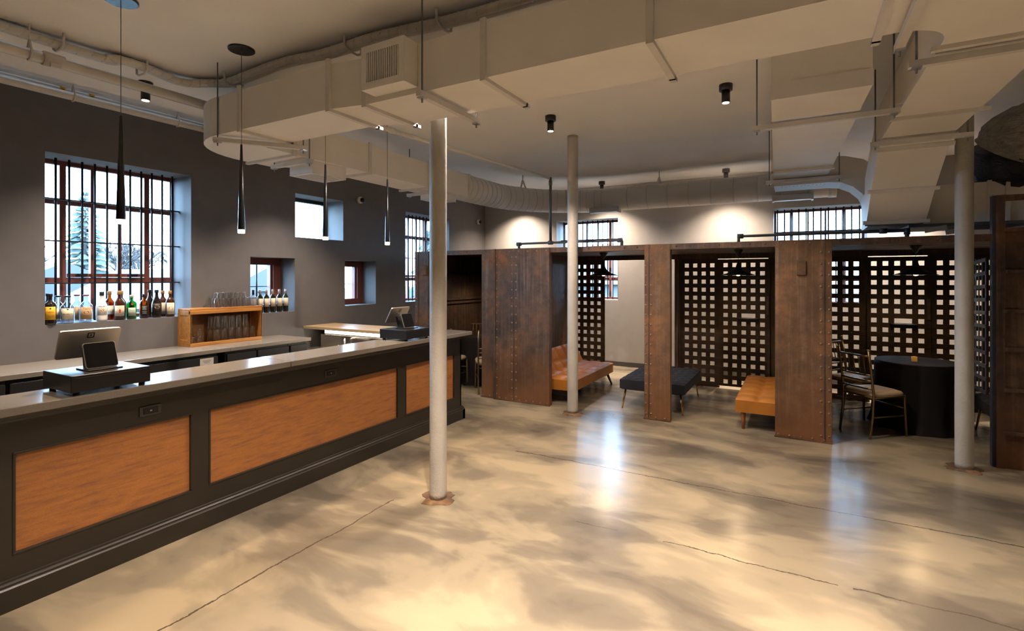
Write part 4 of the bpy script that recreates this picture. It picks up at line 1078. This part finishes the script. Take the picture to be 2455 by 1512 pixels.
clevis('clevis hanger on the wall pipe beside the duct elbow', -5.76, 3.75, 3.345, .036)
def hose(name, label, off, r, rib, dz):
    P = [(-4.72,YF+.06),(-4.72,1.3),(-4.66,2.0),(-4.68,2.42),(-4.55,2.63),(-4.25,2.68),(-3.5,2.68),(-2.9,2.70),(-2.3,2.74),(-1.0,2.78),(1.0,2.8)]
    pts = []
    for i in range(len(P)-1):
        p0 = Vector(P[max(i-1,0)]); p1 = Vector(P[i]); p2 = Vector(P[i+1]); p3 = Vector(P[min(i+2,len(P)-1)])
        for k in range(10):
            t_ = k/10; q = .5*((2*p1)+(p2-p0)*t_+(2*p0-5*p1+4*p2-p3)*t_*t_+(3*p1-p0-3*p2+p3)*t_**3)
            pts.append(q)
    pts.append(Vector(P[-1]))
    out = []
    for i, q in enumerate(pts):
        d = (pts[min(i+1,len(pts)-1)]-pts[max(i-1,0)]).normalized(); n = Vector((d.y, -d.x))
        out.append((q.x-n.x*off, q.y-n.y*off, 3.395+dz+.012*math.sin(i*.35)))
    t = thing(name, label, 'hose', out[0], 0, 'flexible hoses on the ceiling')
    obj('tube', MB().tube(out, r, 12), MAT['pipe_paint'], t)
    if rib:
        m = MB(); pv = [Vector(p) for p in out]; k = 0; turns = []
        a = 0
        for i in range(len(pv)-1):
            seg = pv[i+1]-pv[i]; tdir = seg.normalized(); s1 = tdir.cross(Vector((0,0,1))).normalized(); s2 = s1.cross(tdir)
            n = max(4, int(seg.length/.012))
            for k in range(n):
                a += .9*seg.length/n/.0135*1.2
                turns.append(tuple(pv[i]+seg*(k/n)+(s1*math.cos(a)+s2*math.sin(a))*r))
        m.tube(turns, .0055, 4); obj('spiral_rib', m, MAT['pipe_paint'], t)
hose('ribbed_hose', 'ribbed flexible hose curving along the ceiling toward the big duct', -.045, .030, True, 0)
hose('smooth_hose', 'smooth flexible hose beside the ribbed one on the ceiling', .03, .034, False, .022)
for i, (x, y, lab) in enumerate(((-4.68,1.62,'strap holding the hoses left of the first pendant'),(-4.66,2.15,'strap holding the hoses before their bend'),(-4.25,2.67,'strap holding the hoses above the duct corner'),(-2.85,2.70,'strap holding the hoses above the louvred grille'),(-2.05,2.74,'strap holding the hoses near the top of the picture'))):
    rotd = (1,0) if i < 2 else (0,1)
    s = MB(); R_ = .085
    a = Vector((rotd[0], rotd[1], 0))
    ps = [tuple(Vector((x,y,3.45))+a*R_), tuple(Vector((x,y,3.37))+a*R_*.95), tuple(Vector((x,y,3.35))+a*R_*.5), tuple(Vector((x,y,3.35))-a*R_*.5), tuple(Vector((x,y,3.37))-a*R_*.95), tuple(Vector((x,y,3.45))-a*R_)]
    s.tube(ps, .009, 6); tag(obj('hose_strap', s, MAT['pipe_paint']), lab, 'strap', 'hose straps')

# ================================================================ LIGHTS
def spot_light(name, loc, watts, size, blend, col=WARM, radius=.03, aim=None):
    l = bpy.data.lights.new(name, 'SPOT'); l.energy = watts; l.spot_size = math.radians(size); l.spot_blend = blend; l.color = col; l.shadow_soft_size = radius
    o = bpy.data.objects.new(name, l); COL.objects.link(o); o.location = loc
    return o
def can(label, x, y, watts=SPOT_W, size=100, blend=.7, group='black ceiling spotlights', cols=WARM):
    t = thing('ceiling_spotlight', label, 'spotlight', (x, y, ZC), 0, group)
    local('mount', MB().lathe([(.058,0),(.058,-.055),(.054,-.058)], n=24), MAT['lamp_black'], t)
    local('barrel', MB().lathe([(.036,-.058),(.036,-.16),(.033,-.165)], n=20), MAT['lamp_black'], t)
    local('lens', MB().lathe([(.029,-.1655),(.029,-.168)], n=18), MAT['lamp_glow'], t)
    s = spot_light('spot_beam', (0,0,-.175), watts, size, blend, cols); s.parent = t
can('black ceiling spotlight left of the second white column', -2.346, 5.062, SPOT_W*.30)
can('black ceiling spotlight highest at right of centre', -.564, 5.02, SPOT_W*.30)
can('black ceiling spotlight above the straight spiral duct, washing the left back window', -3.129, 8.99, SPOT_W*.76, 124, 1.0)
can('black ceiling spotlight washing the back wall between the two back windows', -1.0, 8.93, SPOT_W*.76, 124, 1.0)
can('black ceiling spotlight partly hidden behind the spiral duct bend', -5.02, 9.02, SPOT_W*.76, 124, 1.0)
can('black ceiling spotlight over the back counter, behind the pipes', -5.133, 2.398, SPOT_W*.6, 110, 1.0)
can('black ceiling spotlight hidden above the big duct behind the near column', -2.31, 3.60, SPOT_W*.45, 150, .2)
for x, y, w, where in ((-1.2,1.75,1.45,'in front of the big duct, left of the camera'),(.5,1.7,1.25,'in front of the big duct, right of the camera'),(2.2,2.2,.25,'right of the right duct branch'),(-2.5,.3,.1,'over the near floor beside the bar'),
                       (3.4,4.9,.2,'far right beyond the flexible duct'),(-5.13,.5,.4,'over the near end of the back counter'),(-5.13,4.3,.4,'over the sink, hidden by the duct turn'),(1.2,8.95,1.2,'behind the draped-table cell'),(3.4,8.95,1.0,'behind the rightmost cell')):
    can('unseen black ceiling spotlight '+where, x, y, SPOT_W*w, group='ceiling spotlights out of the picture')
def bar_pendant(label, y):
    x = -3.74; t = thing('bar_pendant', label, 'pendant lamp', (x, y, ZC), 0, 'slender cone pendants over the bar')
    local('ceiling_plate', MB().lathe([(.095,0),(.095,-.012),(.09,-.016)], n=32), MAT['canopy_blue_black'], t)
    local('cable', MB().bar((0,0,-.016), (0,0,-.74), .0025, 6), MAT['pipe_steel'], t)
    local('cone_shade', MB().lathe([(.005,-.735),(.008,-.74),(.026,-1.39),(.026,-1.395)], n=24), MAT['canopy_blue_black'], t)
    local('diffuser', MB().lathe([(.025,-1.395),(.025,-1.418),(.022,-1.422)], n=20), MAT['lamp_glow_bulb'], t)
    s = spot_light('pendant_beam', (0,0,-1.43), 22, 92, .6, (1,.72,.44), .02); s.parent = t
for i, lab in enumerate(('slender black cone pendant hanging in front of the large bar window','slender black cone pendant left of the square high window','slender black cone pendant in front of the square high window','slender black cone pendant at far end, beside the security camera')):
    bar_pendant(lab, 1.607+.803*i)
def cell_pendant(label, x, y):
    t = thing('cell_pendant', label, 'pendant lamp', (x, y, 2.06), 0, 'black witch-hat pendants in the cells')
    local('ceiling_cup', MB().lathe([(.062,0),(.058,-.01),(.012,-.085),(.004,-.095)], n=20), MAT['lamp_black'], t)
    local('cord', MB().bar((0,0,-.09), (0,0,-.17), .003, 6), MAT['lamp_black'], t)
    local('shade', MB().lathe([(.010,-.14),(.016,-.18),(.030,-.225),(.062,-.268),(.125,-.305),(.205,-.332),(.205,-.335),(.120,-.312),(.055,-.278)], n=32, cap=False), MAT['lamp_black'], t)
    local('bulb', MB().lathe([(.012,-.285),(.026,-.30),(.030,-.318),(.022,-.338),(.008,-.345)], n=16), MAT['lamp_glow_bulb'], t)
    l = bpy.data.lights.new('pendant_bulb', 'SPOT'); l.energy = 6; l.color = (1,.66,.34); l.shadow_soft_size = .045; l.spot_size = math.radians(165); l.spot_blend = .5
    o = bpy.data.objects.new('pendant_bulb', l); COL.objects.link(o); o.parent = t; o.location = (0,0,-.36)
cell_pendant('black witch-hat pendant above the tan sofa', -2.50, 7.26)
cell_pendant('black witch-hat pendant above the flat tan daybed', -.665, 7.26)
cell_pendant('black witch-hat pendant above the draped table', 1.18, 7.26)
cell_pendant('black witch-hat pendant in the left cell, behind the riveted wall', -4.45, 7.5)
def dome_camera(label, y, z):
    t = thing('security_camera', label, 'camera', (XL, y, z), 0, 'wall security cameras')
    m = MB(); rings = []
    for r, d in ((.055,0),(.055,.03),(.048,.05)): rings.append([(d, r*math.cos(2*PI*j/20), r*math.sin(2*PI*j/20)) for j in range(20)])
    local('base', MB().loft(rings, True, True), MAT['white_plastic'], t)
    rings = [[(.05+d, .012+r*math.cos(2*PI*j/18), r*math.sin(2*PI*j/18)) for j in range(18)] for r, d in ((.036,0),(.034,.018),(.022,.032),(.006,.038))]
    local('eyeball', MB().loft(rings, True, True), MAT['screen_black'], t)
dome_camera('white wall security camera beside the square high window', 5.80, 2.905)
dome_camera('white wall security camera in the back corner', 9.20, 2.885)

# ================================================================ FURNITURE
# --- chairs
def make_chair(label):
    """seat faces +x; origin on the floor under the seat centre"""
    t = thing('banquet_chair', label, 'chair', (0,0,0), 0, 'aged-gold banquet chairs')
    w, d = .185, .20
    for s in (-1, 1):
        local('rear_leg', MB().tube([(-d-.05, s*w, 0), (-d-.01, s*w, .25), (-d, s*w, .44), (-d-.03, s*w, .70), (-d-.07, s*w, .925)], .0125, 10), MAT['brass_aged'], t)
        local('front_leg', MB().tube([(d+.015, s*(w+.01), 0), (d, s*w, .44)], .0125, 10), MAT['brass_aged'], t)
        local('side_stretcher', MB().bar((-d-.015, s*w, .22), (d+.006, s*w, .22), .008, 8), MAT['brass_aged'], t)
        local('seat_rail', MB().bar((-d, s*w, .425), (d, s*w, .425), .011, 8), MAT['brass_aged'], t)
        local('post_cap', MB().lathe([(.0145,0),(.0145,.008),(.006,.013)], (-d-.071, s*w, .925), 10), MAT['brass_aged'], t)
    for z, x in ((.865,-d-.060), (.66,-d-.025), (.60,-d-.018), (.515,-d-.008)):
        local('back_rail', MB().tube([(x, -w, z), (x-.012, -w*.5, z), (x-.016, 0, z), (x-.012, w*.5, z), (x, w, z)], .010, 8), MAT['brass_aged'], t)
    for k in range(5):
        y = -w+2*w*(k+1)/6
        local('spindle', MB().bar((-d-.036, y, .66), (-d-.071, y, .865), .006, 6), MAT['brass_aged'], t)
    local('front_stretcher', MB().bar((d+.004, -w, .30), (d+.004, w, .30), .008, 8), MAT['brass_aged'], t)
    local('seat_rail', MB().bar((d, -w, .425), (d, w, .425), .011, 8), MAT['brass_aged'], t); local('seat_rail', MB().bar((-d, -w, .425), (-d, w, .425), .011, 8), MAT['brass_aged'], t)
    m = MB(); rings = []
    for z, k in ((.428,.96),(.436,1.04),(.455,1.06),(.475,1.0),(.488,.80),(.494,.4)):
        ring = []
        for j in range(28):
            a = 2*PI*j/28; ca, sa = math.cos(a), math.sin(a); e = .42
            ring.append((.205*k*math.copysign(abs(ca)**e, ca)+.005, .198*k*math.copysign(abs(sa)**e, sa), z))
        rings.append(ring)
    local('seat_cushion', m.loft(rings, True, True), MAT['cushion_cream'], t)
    return t
ch = make_chair('aged-gold banquet chair with cream seat nearest the camera at right'); ch.location = (.735, 6.80, 0); ch.rotation_euler = (0,0,math.radians(42))
dup(ch, (.635, 7.61, 0), math.radians(-34), 'aged-gold banquet chair behind the nearest one, by the grille')
dup(ch, (-4.02, 6.50, 0), math.radians(128), 'aged-gold banquet chair half hidden by the left steel wall')
dup(ch, (-4.68, 6.40, 0), math.radians(95), 'aged-gold banquet chair just beyond the end of the bar')
dup(ch, (-4.88, 7.42, 0), math.radians(-62), 'aged-gold banquet chair deepest in the left dark cell')
# --- draped tables
def draped(label_t, label_c, x, y, r, seed):
    t = thing('cocktail_table', label_t, 'table', (x, y, 0), 0, 'round tables in the cells')
    local('tabletop', MB().lathe([(r,.715),(r,.74)], n=32), MAT['leg_walnut'], t); local('pedestal', MB().bar((0,0,.02), (0,0,.715), .03, 12), MAT['iron_black'], t); local('foot_plate', MB().lathe([(.2,0),(.2,.012),(.05,.03)], n=24), MAT['iron_black'], t)
    rnd = random.Random(seed); n = 96; rings = []; ph = [rnd.uniform(0, 6.28) for _ in range(4)]
    for i in range(14):
        f = i/13; z = .744-.740*f**.92
        ring = []
        for j in range(n):
            a = 2*PI*j/n
            wv = .55*math.sin(9*a+ph[0])+.3*math.sin(14*a+ph[1])+.25*math.sin(5*a+ph[2])
            rr = (r+.012)+.022*f+.032*f**1.2*wv+(.025*max(0, f-.86)/.14)*(1+.5*math.sin(7*a+ph[3]))
            ring.append((rr*math.cos(a), rr*math.sin(a), max(.004, z)))
        rings.append(ring)
    top = [[(k*math.cos(2*PI*j/n), k*math.sin(2*PI*j/n), .746) for j in range(n)] for k in (.01, r*.6, r*.97)]
    c = local('tablecloth', MB().loft(top+rings, False, True), MAT['cloth_black'], None); c.location = (x, y, 0)
    tag(c, label_c, 'tablecloth', 'black floor-length tablecloths'); return t
draped('round table hidden under the black cloth at right', 'black floor-length cloth draped over the table at right', 1.20, 7.32, .385, 1)
draped('round table hidden under the black cloth in the left cell', 'black floor-length cloth seen beyond the end of the bar', -4.52, 6.98, .30, 5)
t = thing('candle_holder', 'small amber glass candle holder on the black tablecloth', 'candle holder', (1.165, 7.25, .747))
local('cup', MB().lathe([(.026,0),(.028,.055),(.025,.055),(.023,.008)], n=16, cap=False), MAT['amber_glass'], t); local('candle', MB().lathe([(.02,.004),(.02,.03)], n=14), MAT['cushion_cream'], t)
# --- tufted surface helper
def tufted(x0, x1, y0, y1, z0, z1, nx, ny, depth, per=7, round_=.035, diamond=True):
    m = MB(); NX, NY = nx*per, ny*per; top = []
    for i in range(NX+1):
        row = []
        for j in range(NY+1):
            u, v = i/NX, j/NY; x = x0+(x1-x0)*u; y = y0+(y1-y0)*v
            if diamond: s = abs(math.sin(PI*(u*nx+v*ny)/1.0))**.5*abs(math.sin(PI*(u*nx-v*ny)/1.0))**.5
            else: s = (abs(math.sin(PI*u*nx))*abs(math.sin(PI*v*ny)))**.36
            e = min(u*(x1-x0), (1-u)*(x1-x0), v*(y1-y0), (1-v)*(y1-y0)); k = min(1, e/round_); drop = round_*.8*(1-math.sqrt(max(0, 1-(1-k)**2)))
            row.append((x, y, z1-drop-depth*(1-s)*min(1, e/round_*1.2)))
        top.append(row)
    vs_ = [p for r in top for p in r]; W = NY+1; fs = []
    for i in range(NX):
        for j in range(NY): fs.append((i*W+j, (i+1)*W+j, (i+1)*W+j+1, i*W+j+1))
    m.add(vs_, fs, True)
    rim = [(i, 0) for i in range(NX+1)]+[(NX, j) for j in range(1, NY+1)]+[(i, NY) for i in range(NX-1, -1, -1)]+[(0, j) for j in range(NY-1, 0, -1)]
    up = [top[i][j] for i, j in rim]; dn = [(p[0], p[1], z0) for p in up]
    m.loft([dn, up], False, False); b = len(m.v); m.v += dn; m.f.append(list(range(b, b+len(dn)))); m.sm.append(False)
    return m
# --- tan sofa (upright back) and the same sofa folded flat
sofa = thing('tan_sofa', 'tan leather click-clack sofa with upright tufted back in the middle-left cell', 'sofa', (-2.95, 7.05, 0))
sy0, sy1 = 6.28, 7.90
obj('seat_cushion', tufted(-3.14, -2.56, sy0, sy1, .185, .350, 3, 6, .034, diamond=False), MAT['leather_tan'], sofa)
obj('seat_piping', MB().tube([(-3.13,sy0+.006,.318),(-2.568,sy0+.006,.318),(-2.562,sy1-.006,.318)], .006, 6), MAT['leather_tan'], sofa)
bk = tufted(0, .43, sy0, sy1, 0, .13, 2, 6, .034, diamond=False)
ang = math.radians(118)
bk.v = [(-3.10+x*math.cos(ang)+z*math.sin(ang)*1.0-.02, y, .20+x*math.sin(ang)-z*math.cos(ang)) for x, y, z in bk.v]
obj('backrest', bk, MAT['leather_tan'], sofa)
for x, y in ((-2.62,6.42),(-2.62,7.76),(-3.1,6.42),(-3.1,7.76)):
    s = 1 if y > 7 else -1
    obj('leg', MB().bar((x+.05 if x > -3 else x, y+.09*s, 0), (x, y, .19), .014, 10, r1=.024), MAT['leg_walnut'], sofa)
bed = thing('tan_daybed', 'tan leather sofa folded flat as a daybed behind the wide steel pier', 'daybed', (-.2, 7.0, 0))
obj('seat_cushion', tufted(-.60, -.14, 6.215, 7.82, .19, .352, 2, 6, .032, diamond=False), MAT['leather_tan'], bed)
obj('folded_backrest', tufted(-.135, .19, 6.215, 7.82, .19, .352, 2, 6, .032, diamond=False), MAT['leather_tan'], bed)
obj('seat_piping', MB().tube([(-.595,7.80,.32),(-.597,6.221,.32),(.18,6.221,.32)], .006, 6), MAT['leather_tan'], bed)
for x, y in ((-.52,6.26),(-.52,7.72),(.12,6.26),(.12,7.72)): obj('leg', MB().bar((x,y,0), (x,y,.20), .017, 10, r1=.026), MAT['leg_orange_wood'], bed)
# --- tufted benches
def bench(label, x0, x1, y0, y1, z0=.262, z1=.405):
    t = thing('tufted_bench', label, 'bench', ((x0+x1)/2, (y0+y1)/2, 0), 0, 'charcoal tufted benches')
    obj('cushion', tufted(x0, x1, y0, y1, z0, z1, 4, 6, .030), MAT['velvet_charcoal'], t)
    bt = MB()
    obj('base_board', MB().box(x0+.02, x1-.02, y0+.02, y1-.02, z0-.012, z0), MAT['plastic_black'], t)
    for sx, x in ((-1,x0+.06),(1,x1-.06)):
        for sy, y in ((-1,y0+.07),(1,y1-.07)):
            l = obj('leg', MB().bar((x+.035*sx, y+.04*sy, 0), (x, y, z0-.012), .009, 10, r1=.013), MAT['brass'], t)
bench('charcoal tufted bench with brass legs behind the narrow steel pier', -2.0, -1.19, 6.44, 7.62)
bench('dark tufted bench seen between the right column and the tall gate frame', 1.72, 2.45, 6.45, 7.5, .28, .42)
